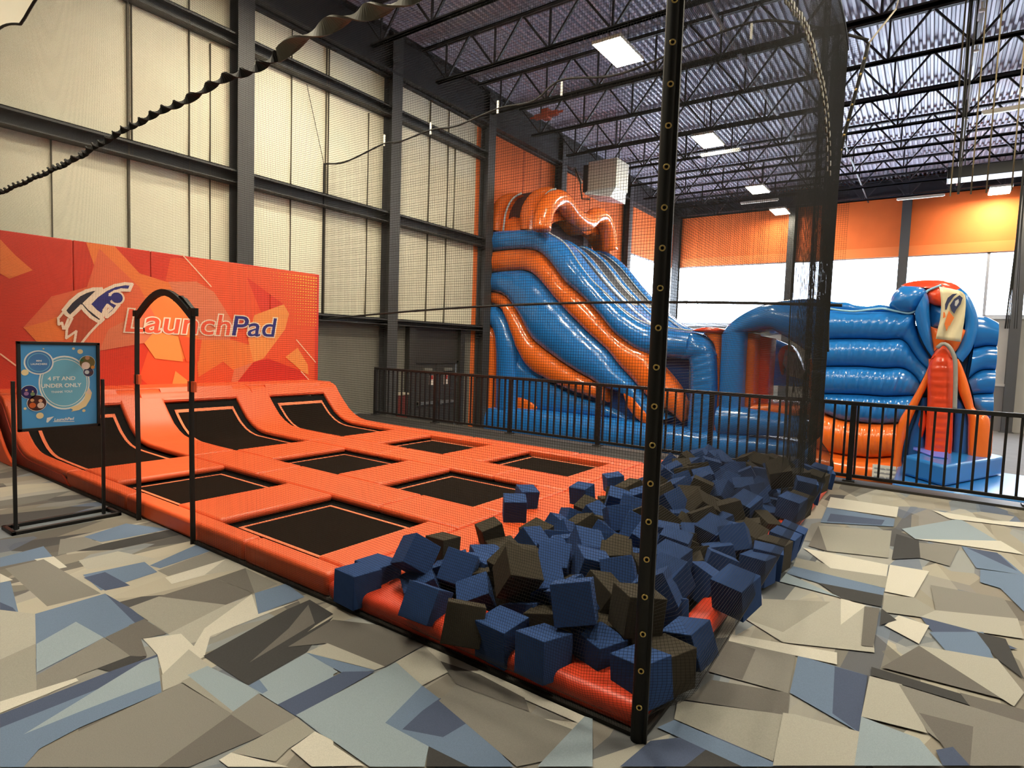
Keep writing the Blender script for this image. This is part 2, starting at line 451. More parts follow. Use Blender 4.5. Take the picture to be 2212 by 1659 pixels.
# girts and eave beam (channels)
def channel(z, y0, y1, h=.22, d=.24, name='trim_1'):
    r = MB(); x0, x1 = XW, XW+d
    r.box((x0, y0, z+h/2-.015), (x1, y1, z+h/2)); r.box((x0, y0, z-h/2), (x1, y1, z-h/2+.015)); r.box((x0+.03, y0, z-h/2), (x0+.045, y1, z+h/2)); r.box((x1-.015, y0, z+h/2-.05), (x1, y1, z+h/2))
    return struct(r, name, STEEL)
channel(4.66, YB, 14.05, .26, .26, 'trim_1'); channel(7.2, YB, 14.05, .24, .24, 'trim_2'); channel(2.1, YB, 14.05, .16, .3, 'trim_3')
r = MB(); r.box((XW, YB, 8.05), (XW+.34, YF, 8.1)); r.box((XW, YB, 8.98), (XW+.34, YF, 9.04)); r.box((XW+.15, YB, 8.05), (XW+.19, YF, 9.04)); r.box((XW, YB, 8.0), (XW+.12, YF, 9.0)); struct(r, 'trim_4', STEELD)
r = MB(); r.box((XW, YF-.34, 8.35), (XR, YF-.02, 8.4)); r.box((XW, YF-.2, 8.35), (XR, YF-.02, 9.0)); r.box((XW, YF-.34, 8.95), (XR, YF-.02, 9.0)); struct(r, 'trim_5', STEELD)
r = MB(); r.box((XW, YF-.12, 2.9), (1.55, YF+.05, 3.03)); r.box((1.55, YF-.12, 3.28), (XR, YF+.05, 3.4)); struct(r, 'trim_6', mat('window_sill', (186, 190, 196), .5))

def column(x, y, z0, z1, label, ax='y', fw=.33, dp=.3):
    """wide-flange steel column: flanges face the hall"""
    r = MB()
    if ax == 'y':
        r.box((x, y-fw/2, z0), (x+.02, y+fw/2, z1)); r.box((x+dp-.02, y-fw/2, z0), (x+dp, y+fw/2, z1)); r.box((x+.02, y-.012, z0), (x+dp-.02, y+.012, z1))
    else:
        r.box((x-fw/2, y-dp, z0), (x+fw/2, y-dp+.02, z1)); r.box((x-fw/2, y-.02, z0), (x+fw/2, y, z1)); r.box((x-.012, y-dp+.02, z0), (x+.012, y-.02, z1))
    r.box((x-.04 if ax == 'y' else x-fw/2-.05, y-fw/2-.05 if ax == 'y' else y-dp-.04, z0), (x+dp+.04 if ax == 'y' else x+fw/2+.05, y+fw/2+.05 if ax == 'y' else y, z0+.02))
    r.box((x, y-.02, z1-.02), (x+.02, y+.02, z1))
    o = r.build('steel_column', STEEL, loc=(x, y, z0)); tag(o, label, 'column', 'steel columns along the walls')
CT = 'charcoal steel column on the left wall '
for y, z0, l in ((6.42, 0, CT+'rising behind the orange printed wall pads'), (10.3, ZL, CT+'beside the grey exit doors, at the end of the railing'), (14.1, ZL, CT+'at the left edge of the inflatable slide, where orange paint begins'),
                 (18.3, ZL, CT+'behind the hump of the slide, left of the ceiling heater'), (24.0, ZL, CT+'right of the ceiling heater, where the windows start')):
    column(XW+.02, y, z0, 9.0 if z0 == 0 else 9.0, l)
column(-10.85, YF-.02, ZL, 8.4, 'charcoal steel column standing in the far left corner of the hall', 'x')
column(-5.5, YF-.02, ZL, 8.4, 'charcoal steel column on the window wall, first right of the corner', 'x')
column(-1.22, YF-.02, ZL, 8.4, 'grey steel column on the window wall behind the bouncy castle', 'x')
column(2.5, YF-.02, ZL, 8.4, 'grey steel column on the window wall at the right edge of the photo', 'x')

# ------------------------------------------------------------------ bar joists
names = ['nearest the camera', 'second from the camera', 'third from the camera', 'fourth from the camera', 'fifth from the camera', 'sixth from the camera', 'just before the heater lamp row ends', 'fourth from the window wall', 'third from the window wall', 'next to last before the window wall', 'closest to the window wall']
JY = [6.9, 9.05, 11.15, 13.4, 15.45, 17.6, 19.85, 22.0, 24.15, 26.3, 28.4]
ORD = ['out of the frame above the trampolines', 'the nearest one, crossing the top left of the photo', 'second nearest, reaching the wall beside the grey column', 'third nearest, with the red clamp on it', 'fourth nearest, above the slide hump', 'fifth nearest, above the heater', 'sixth nearest, past the heater', 'fourth from the far window wall', 'third from the far window wall', 'second from the far window wall', 'closest to the far window wall']
for y, ol in zip(JY, ORD):
    x0, x1 = XW+.3, XR
    root = empty('roof_joist', (x0, y, 8.1), 'dark open-web steel roof joist, '+ol, 'roof joist', 'open-web joists under the roof deck')
    r = MB()
    for s in (-.05, .012): r.box((x0, y+s, 8.93), (x1, y+s+.038, 9.0)); r.box((x0, y-.07, 8.985), (x1, y+.07, 9.0))
    r.build('top_chord', STEELD, root)
    r = MB()
    for s in (-.045, .01): r.box((x0+.5, y+s, 8.06), (x1, y+s+.035, 8.12)); r.box((x0+.5, y-.06, 8.06), (x1, y+.06, 8.075))
    r.build('bottom_chord', STEELD, root)
    r = MB(); xn = x0+.8; r.bar((x0+.1, y, 8.95), (xn, y, 8.1), .035)
    while xn < x1:
        r.bar((xn, y, 8.1), (xn, y, 8.95), .04)
        if xn+.75 < x1: r.bar((xn+.04, y, 8.1), (xn+.72, y, 8.95), .045); r.bar((xn+1.46, y, 8.1), (xn+.78, y, 8.95), .045)
        xn += 1.5
    r.build('web', STEELD, root)
# bridging angles and sprinkler pipe running along the hall
def longbar(x, z, w, name, label, cat, M, y0=6.5, y1=29.2, h=None):
    r = MB(); r.bar((x, y0, z), (x, y1, z), w, h or w); tag(r.build(name, M), label, cat)
longbar(-2.6, 8.16, .045, 'joist_bridging', 'dark bridging bar tied across the joists above the foam pit', 'bridging bar', STEELD)
longbar(2.7, 8.16, .045, 'joist_bridging', 'dark bridging bar tied across the joists at the right edge', 'bridging bar', STEELD)
r = MB(); r.tube([(-4.1, 6.5, 8.55), (-4.1, 29.2, 8.55)], .045, 8)
pr_ = r.build('sprinkler_pipe', mat('grey_sprinkler_pipe', (150, 152, 160), .4)); tag(pr_, 'grey sprinkler pipe with small heads running through the joists left of centre', 'pipe')
for yy in (10, 13, 16.4, 20.8, 25): h = MB(); h.tube([(-4.1, yy, 8.55), (-4.1, yy, 8.4)], .018, 6); h.tube([(-4.1, yy, 8.4), (-4.1, yy, 8.37)], .04, 8); h.build('sprinkler_head', WHITE, pr_)
r = MB(); r.tube([(.35, 6.5, 8.5), (.35, 29.2, 8.5)], .05, 8)
pr_ = r.build('sprinkler_pipe', MATS['grey_sprinkler_pipe']); tag(pr_, 'pale sprinkler pipe running through the joists above the bouncy castle', 'pipe')
for yy in (12, 14.6, 16.4, 20.8, 25): h = MB(); h.tube([(.35, yy, 8.5), (.35, yy, 8.32)], .02, 6); h.tube([(.35, yy, 8.32), (.35, yy, 8.28)], .05, 8); h.build('sprinkler_head', WHITE, pr_)
# round duct-like tubes near the left eave
# ------------------------------------------------------------------ lamps
EM = mat('high_bay_diffuser', (255, 246, 225), .5, emit=((255, 243, 216), 115))
HOUS = mat('lamp_housing_white', (215, 212, 200), .5)
def highbay(x, y, label, z=7.92, gr=True):
    root = empty('high_bay_light', (x, y, z), label, 'ceiling light', 'high bay lights under the joists')
    r = MB(); r.box((x-.33, y-.6, z), (x+.33, y+.6, z+.07)); r.box((x-.12, y-.4, z+.07), (x+.12, y+.4, z+.12)); r.build('housing', HOUS, root, bevel=.01)
    r = MB(); r.box((x-.3, y-.57, z-.012), (x+.3, y+.57, z-.001)); r.build('diffuser', EM, root)
    for s in (-.45, .45): r = MB(); r.bar((x, y+s, z+.07), (x, y+s, 8.95), .012); r.build('hanger', STEELD, root)
LB = 'glowing rectangular high bay light hanging under the roof, '
highbay(-5.87, 11.8, LB+'largest one'); highbay(-5.87, 18.0, LB+'above the middle of the slide')
highbay(-5.87, 24.2, LB+'upper of the small far pair'); highbay(-5.87, 28.3, LB+'lowest one, near the corner')
highbay(1.65, 28.3, LB+'over the bouncy castle')
for x, yy_ in ((-5.87, (5.6,)), (-8.3, (7.0,)), (-5.2, (.8,)), (-2.1, (2.9,)), (1.65, (5.6, 11.8, 18.0)), (7.2, (5.6, 11.8, 18.0, 24.2))):  # unseen lamps added to brighten the wall, pit, floor and castle
    for y in yy_: highbay(x, y, 'unseen rectangular high bay light added out of view to brighten the hall')
def strip(px, py, y, L, label):
    p = P(px, py, 1, y)
    root = empty('strip_light', p, label, 'strip light')
    r = MB(); r.box((p.x-L/2, y-.06, p.z), (p.x+L/2, y+.06, p.z+.06)); r.build('housing', HOUS, root)
    r = MB(); r.box((p.x-L/2+.03, y-.04, p.z-.025), (p.x+L/2-.03, y+.04, p.z-.001)); r.build('tube_cover', mat('strip_cover', (225, 222, 205), .4), root)
    for s in (-.4, .4): r = MB(); r.bar((p.x+s*L, y, p.z+.06), (p.x+s*L, y, 9), .012); r.build('hanger', STEELD, root)
strip(1556, 331, 18.9, 1.2, 'unlit white strip light beside the second high bay light'); strip(1640, 436, 26.3, 1.5, 'unlit white strip light between the two small far lights')
strip(1988, 427, 27.2, 1.5, 'unlit white strip light over the bouncy castle at the window wall'); strip(2196, 235, 17.0, 1.2, 'white strip light cut by the right edge of the photo')
# unit heater
root = empty('unit_heater', (-9.1, 17.5, 6.7), 'pale box-shaped unit heater hanging from the roof above the slide', 'heater')
a, b, c_, d_ = [P(px, py, 1, 17.5) for px, py in ((1271, 350), (1333, 350), (1333, 403), (1275, 403))]
r = MB(); r.box((a.x, 17.5, c_.z), (b.x, 18.4, a.z)); r.build('cabinet', GALV, root, bevel=.02)
r = MB(); e1, e2 = P(1262, 419, 1, 17.1), P(1318, 425, 1, 17.1)
r.add([(a.x, 17.5, c_.z), (b.x, 17.5, c_.z), (e2.x, 17.1, e2.z), (e1.x, 17.1, e1.z), (a.x, 18.3, c_.z), (b.x, 18.3, c_.z), (e2.x, 18.2, e2.z), (e1.x, 18.2, e1.z)], [(0, 1, 2, 3), (1, 5, 6, 2), (4, 0, 3, 7), (5, 4, 7, 6), (3, 2, 6, 7)]); r.build('outlet_hood', mat('heater_hood', (225, 235, 240), .4), root)
r = MB(); q = P(1255, 360, 1, 17.6); r.box((a.x-.22, 17.6, c_.z), (a.x, 18.2, a.z-.05)); r.build('burner_box', STEELD, root)
for s in (.08, .9): r = MB(); r.bar((a.x+s, 17.9, a.z), (a.x+s, 17.9, 9), .03); r.build('hanger', STEELD, root)
r = MB(); v = [P(*q, 1, 17.2) for q in ((1243, 365), (1253, 390), (1257, 430), (1274, 430))]; r.tube(v, .025, 6); r.build('gas_pipe', mat('flex_pipe_grey', (60, 56, 54), .5), root)
r = MB(); v = [P(*q, 1, 17.3) for q in ((1242, 362), (1247, 378), (1256, 396))]; r.tube(v, .05, 8); r.build('flex_duct', mat('silver_flex_duct', (185, 180, 170), .35, metal=.4), root)
# red beam clamp on the third joist
r = MB(); p = P(1180, 245, 1, 13.35); r.box((p.x-.35, 13.3, p.z-.1), (p.x+.35, 13.42, p.z+.02)); r.box((p.x-.1, 13.25, p.z-.15), (p.x+.1, 13.47, p.z+.1)); r.tube([(p.x-.5, 13.36, p.z-.03), (p.x+.5, 13.36, p.z-.03)], .03, 8)
tag(r.build('beam_clamp', mat('red_primer_steel', (140, 52, 30), .6), bevel=.01), 'rust red clamp fixed to the bottom chord of a joist left of the big lamp', 'clamp')
# black duct box at the right with fan hangers
r = MB(); a = P(2050, 362, 1, 23.0); b = P(2050, 386, 1, 23.0); r.box((a.x, 23.0, b.z), (a.x+4.5, 23.7, a.z)); r.box((a.x-.03, 22.97, b.z), (a.x, 23.73, a.z+.02)); [r.bar((a.x+q, 23.3, a.z), (a.x+q, 23.3, 9.0), .03) for q in (.4, 2.2, 4)]
tag(r.build('black_duct', mat('black_duct_metal', (10, 10, 12), .4), bevel=.015), 'long black box duct hanging in front of the roof at the right', 'duct')
# ------------------------------------------------------------------ exit doors in the left wall
DK = mat('dark_grey_door_paint', (52, 50, 46), .5)
fr = MB(); y0, y1, zt = 11.3, 13.1, 1.12
fr.box((XW, y0, ZL), (XW+.1, y0+.07, zt)); fr.box((XW, y1-.07, ZL), (XW+.1, y1, zt)); fr.box((XW, y0, zt-.07), (XW+.1, y1, zt))
fr.box((XW, y0-.25, ZL), (XW+.16, y0, 2.02)); fr.box((XW, y1, ZL), (XW+.16, y1+.2, 2.02)); fr.box((XW, y0, zt+.0), (XW+.05, y1, 2.02))
fr.box((XW-.04, y0-.02, ZL), (XW+.015, y1-.1, zt+.05)); fr.box((XW-.04, y1-.12, zt-.1), (XW+.015, y1, zt+.05))  # added backing blocks daylight behind the leaves, leaving a slit at one edge
d0 = struct(fr, 'door_1', DK)
ym = (y0+y1)/2
for a, b in ((y0+.08, ym-.01), (ym+.01, y1-.1)):
    r = MB(); r.box((XW+.02, a, ZL+.01), (XW+.07, b, zt-.08)); lf_ = r.build('door_leaf', DK, d0, bevel=.004)
    r = MB(); r.box((XW+.07, a+.08, -.08), (XW+.12, b-.08, 0)); r.box((XW+.07, a+.08, -.1), (XW+.15, a+.16, .02)); r.build('push_bar', mat('push_bar_steel', (140, 138, 130), .35, metal=.6), lf_)
    r = MB(); r.box((XW+.07, a+.3, zt-.28), (XW+.13, a+.6, zt-.2)); r.build('door_closer', mat('closer_grey', (110, 108, 100), .5), lf_)
for k, yy in enumerate((ym-.28, ym+.32)):
    r = MB(); r.box((XW+.07, yy, .45), (XW+.075, yy+.16, .72)); o = r.build('door_notice', mat('notice_white', (215, 205, 195), .7)); tag(o, 'small white notice with red heading on the '+('left' if k == 0 else 'right')+' exit door leaf', 'notice', 'notices on the exit doors')
    r = MB(); r.box((XW+.075, yy+.01, .6), (XW+.077, yy+.15, .71)); r.build('red_heading', mat('notice_red', (170, 40, 30), .7), o)
# fire extinguisher cabinet seen between the balusters
root = empty('fire_extinguisher', (-11.05, 10.85, ZL), 'dark red fire extinguisher cabinet standing left of the exit doors', 'fire extinguisher')
p = P(868, 850, 0, -11.05)
r = MB(); r.box((-11.2, p.y-.17, -.95), (-11.0, p.y+.17, .25)); r.build('cabinet', mat('extinguisher_red', (96, 36, 26), .4), root, bevel=.02)
r = MB(); r.box((-11.2, p.y-.19, .25), (-10.98, p.y+.19, .3)); r.box((-11.2, p.y-.19, -1.0), (-10.98, p.y+.19, -.93)); r.build('cabinet_trim', mat('cabinet_trim_pale', (170, 160, 140), .5), root)
# door in the far wall, right
r = MB(); a = P(2112, 832, 1, YF); b = P(2186, 832, 1, YF)
r.box((a.x-.6, YF-.06, ZL), (a.x-.5, YF, a.z+.08)); r.box((b.x, YF-.06, ZL), (b.x+.1, YF, a.z+.08)); r.box((a.x-.6, YF-.06, a.z), (b.x+.1, YF, a.z+.1))
d2 = struct(r, 'door_2', mat('door_frame_pale', (176, 172, 164), .5))
r = MB(); r.box((a.x-.5, YF-.03, ZL), (b.x, YF, a.z)); r.build('door_leaf', mat('far_door_grey', (112, 108, 104), .5), d2)

# ------------------------------------------------------------------ guard railing and its kerb
YRL = 8.6
root = empty('guard_railing', (-4, YRL, 0), 'long black metal guard railing with upright bars between the carpet and the lower inflatables area', 'railing')
r = MB(); r.box((-9.68, YRL-.03, 1.0), (2.6, YRL+.03, 1.05)); r.build('top_rail', BLACK, root, bevel=.006)
r = MB(); r.box((-9.66, YRL-.02, .08), (2.6, YRL+.02, .12)); r.build('bottom_rail', BLACK, root, bevel=.004)
posts = [-9.65, -7.92, -6.1, -4.34, -2.54, -.76, .99]
for x in posts:
    r = MB(); r.box((x-.032, YRL-.032, .03), (x+.032, YRL+.032, 1.0)); o = r.build('post', BLACK, root, bevel=.004)
    r = MB(); r.box((x-.07, YRL-.07, .02), (x+.07, YRL+.07, .045)); r.build('base_plate', BLACK, o, bevel=.004)
bal = MB(); bal.box((-.0125, -.0125, 0), (.0125, .0125, .89)); first = None
x = -9.52
while x < 2.6:
    if min(abs(x-q) for q in posts) > .045:
        if first is None: first = bal.build('baluster', BLACK, root); first.location = Vector((x, YRL, .11))-root.location
        else:
            o = first.copy(); COL.objects.link(o); o.parent = root; o.location = Vector((x, YRL, .11))-root.location
    x += .1315
r = MB(); r.box((-9.9, 8.45, 0), (2.7, 8.75, .03)); struct(r, 'trim_7', mat('kerb_cap_dark', (54, 52, 48), .5, noise=(8, .1)))
r = MB(); r.box((-9.9, 8.74, ZL), (2.7, 8.76, 0)); struct(r, 'trim_8', GRAYW)
r = MB(); r.box((-9.9, 7.25, 0), (-1.0, 8.42, .05)); tag(r.build('edge_pad', mat('black_edge_pad', (22, 20, 19), .7), bevel=.02), 'flat black pad lying between the trampolines and the railing kerb', 'floor pad')

# ------------------------------------------------------------------ trampoline court
court = empty('trampoline_court', (-5.2, 4.8, 0), 'orange padded court of nine black trampolines with curved ramps against the wall pads', 'trampoline')
XO = [(-6.40, -5.20), (-4.51, -3.28)]; YO_ = [(2.43, 3.52), (4.10, 5.20), (5.79, 6.89)]
ZP = .15
XRMP = -7.22
def pad(x0, x1, y0, y1, z0=.085, z1=ZP, bev=.028, M=None):
    r = MB(); r.box((x0, y0, z0), (x1, y1, z1)); return r.build('frame_pad', M or ORANGE, court, bevel=bev, seg=3)
g = .004
rows = [(2.27, YO_[0][0]), (YO_[0][1], YO_[1][0]), (YO_[1][1], YO_[2][0]), (YO_[2][1], 7.24)]
for i, (a, b) in enumerate(rows):
    for x0, x1 in ((XRMP, -5.8), (-5.8, -3.9), (-3.9, -2.96)):
        pad(x0+g, x1-g, a+g, b-g, 0.0 if i in (0, 3) else .085)
for a, b in YO_:
    for x0, x1 in ((XRMP, XO[0][0]), (XO[0][1], XO[1][0]), (XO[1][1], -2.96)): pad(x0+g, x1-g, a-.0, b+.0)
def ramp(x):                     # height of the ramp surface over x
    T = [(-7.2, 0), (-7.6, .0), (-8.03, .005), (-8.33, .012), (-8.5, .035), (-8.66, .09), (-8.82, .18), (-8.98, .32), (-9.13, .47), (-9.22, .56), (-9.3, .65)]
    if x >= T[0][0]: return 0
    for (xa, za), (xb, zb) in zip(T, T[1:]):
        if xb <= x <= xa:
            return za+(zb-za)*(xa-x)/(xa-xb)
    return T[-1][1]
# flat beds
def bed(x0, x1, y0, y1):
    r = MB(); r.box((x0-.05, y0-.05, .055), (x1+.05, y1+.05, .07)); o = r.build('spring_cover', GAP, court)
    r = MB(); r.box((x0+.1, y0+.1, .074), (x1-.1, y1-.1, .082)); o = r.build('jump_mat', MATB, court)
    r = MB(); a = .1; w = .028
    X0, X1, Y0, Y1 = x0+a, x1-a, y0+a, y1-a
    for q in (((X0, Y0), (X1, Y0+w)), ((X0, Y1-w), (X1, Y1)), ((X0, Y0+w), (X0+w, Y1-w)), ((X1-w, Y0+w), (X1, Y1-w))):
        r.box((q[0][0], q[0][1], .0822), (q[1][0], q[1][1], .085))
    r.build('border_webbing', TRIM, o)
for a, b in XO:
    for c, d in YO_: bed(a, b, c, d)
# curved parts: sheets that follow the ramp
def sheet(name, x0, x1, y0, y1, dz, th, M, par, n=26, bev=0):
    r = MB(); v = []
    for i in range(n+1):
        x = x0+(x1-x0)*i/n; z = ramp(x)+dz
        dx = .01; s = (ramp(x-dx)-ramp(x+dx))/(2*dx); nn = Vector((s, 0, 1)).normalized()
        for yy in (y0, y1):
            v.append(Vector((x, yy, z))); v.append(Vector((x, yy, z))-nn*th)
    f = []
    for i in range(n):
        a = i*4; b = a+4
        f += [(a, b, b+2, a+2), (a+1, a+3, b+3, b+1), (a, a+1, b+1, b), (a+2, b+2, b+3, a+3)]
    f += [(0, 2, 3, 1), (n*4, n*4+1, n*4+3, n*4+2)]
    r.add(v, f); o = r.build(name, M, par)
    fixn(o)
    if bev:
        b = o.modifiers.new('bevel', 'BEVEL'); b.width = bev; b.segments = 3; b.limit_method = 'ANGLE'; b.angle_limit = .9
    for p in o.data.polygons: p.use_smooth = True
    o.data.set_sharp_from_angle(angle=.7)
    return o
XT = -9.16
for i, (a, b) in enumerate(rows):
    sheet('ramp_pad', XRMP-g, -9.2, a+g, b-g, ZP, .07, ORANGE, court, bev=.025)
for a, b in YO_:
    sheet('spring_cover', XRMP+.05, -9.16, a-.04, b+.04, .07, .012, GAP, court)
    o = sheet('jump_mat', XRMP-.1, -9.06, a+.1, b-.1, .085, .008, MATB, court)
    for ya, yb in ((a+.1, a+.135), (b-.135, b-.1)): sheet('border_webbing', XRMP-.1, -9.06, ya, yb, .0885, .004, TRIM, o)
    sheet('border_webbing', -9.02, -9.06, a+.1, b-.1, .0885, .004, TRIM, o, n=2)
    sheet('ramp_pad', -9.14, -9.3, a, b, ZP, .07, ORANGE, court, n=6, bev=.0)
# rounded bolster and ledge at the top of the ramps
yy0, yy1 = 2.27, 7.24
seg = [yy0, 3.8, 5.5, yy1]
for a, b in zip(seg, seg[1:]):
    r = MB(); pr = [(-9.14, .60), (-9.17, .66), (-9.24, .735), (-9.33, .775), (-9.36, .775), (-9.36, .60)]
    r.prism([(x, a+g, z) for x, z in pr], (0, b-a-2*g, 0)); o = r.build('ramp_bolster', ORANGE, court, bevel=.012); fixn(o)
    r = MB(); r.box((-10.02, a+g, .72), (-9.365, b-g, .80)); r.build('ledge_pad', ORANGE, court, bevel=.02)
# skirt below the ramps, front and back
for yv in (2.262, 7.235):
    r = MB(); pf = [(-7.1, 0)]+[(-7.3-i*.08, ramp(-7.3-i*.08)+.1) for i in range(25)]+[(-9.36, .72), (-10.0, .72), (-10.0, 0)]
    r.prism([(x, yv, z) for x, z in pf], (0, .02, 0)); fixn(r.build('ramp_skirt', ORANGE2, court))
r = MB(); r.prism([(x, 2.185, z) for x, z in [(-8.62, 0)]+[(-8.62-i*.07, ramp(-8.55-i*.07)*.98+.0) for i in range(11)]+[(-9.6, .78), (-9.9, .78), (-9.9, 0)]], (0, .035, 0)); fixn(r.build('ramp_end_pad', ORANGE, court, bevel=.008))
# frame under pads so the floor never shows
r = MB(); r.box((-10.0, 2.3, 0), (-3.0, 7.2, .05)); r.build('frame', GAP, court)
# left flank beyond the frame
# ------------------------------------------------------------------ foam pit surround
pit = empty('foam_pit', (-1.9, 4.8, 0), 'orange padded surround of the foam cube pit at the corner of the netting', 'foam pit')
def ppad(x0, x1, y0, y1, z1=.14, M=ORANGE2, bev=.045):
    r = MB(); r.box((x0, y0, 0), (x1, y1, z1)); r.build('surround_pad', M, pit, bevel=bev, seg=4)
ppad(-2.95, -2.5, 2.605, 7.6, .15, ORANGE, .03); ppad(-2.95, -.895, 2.262, 2.6, .12); ppad(-1.06, -.895, 2.605, 8.2, .11); ppad(-2.49, -1.07, 7.75, 8.2, .13, ORANGE)
r = MB(); r.box((-2.5, 2.6, 0.001), (-1.05, 7.8, .02)); r.build('pit_floor', GAP, pit)

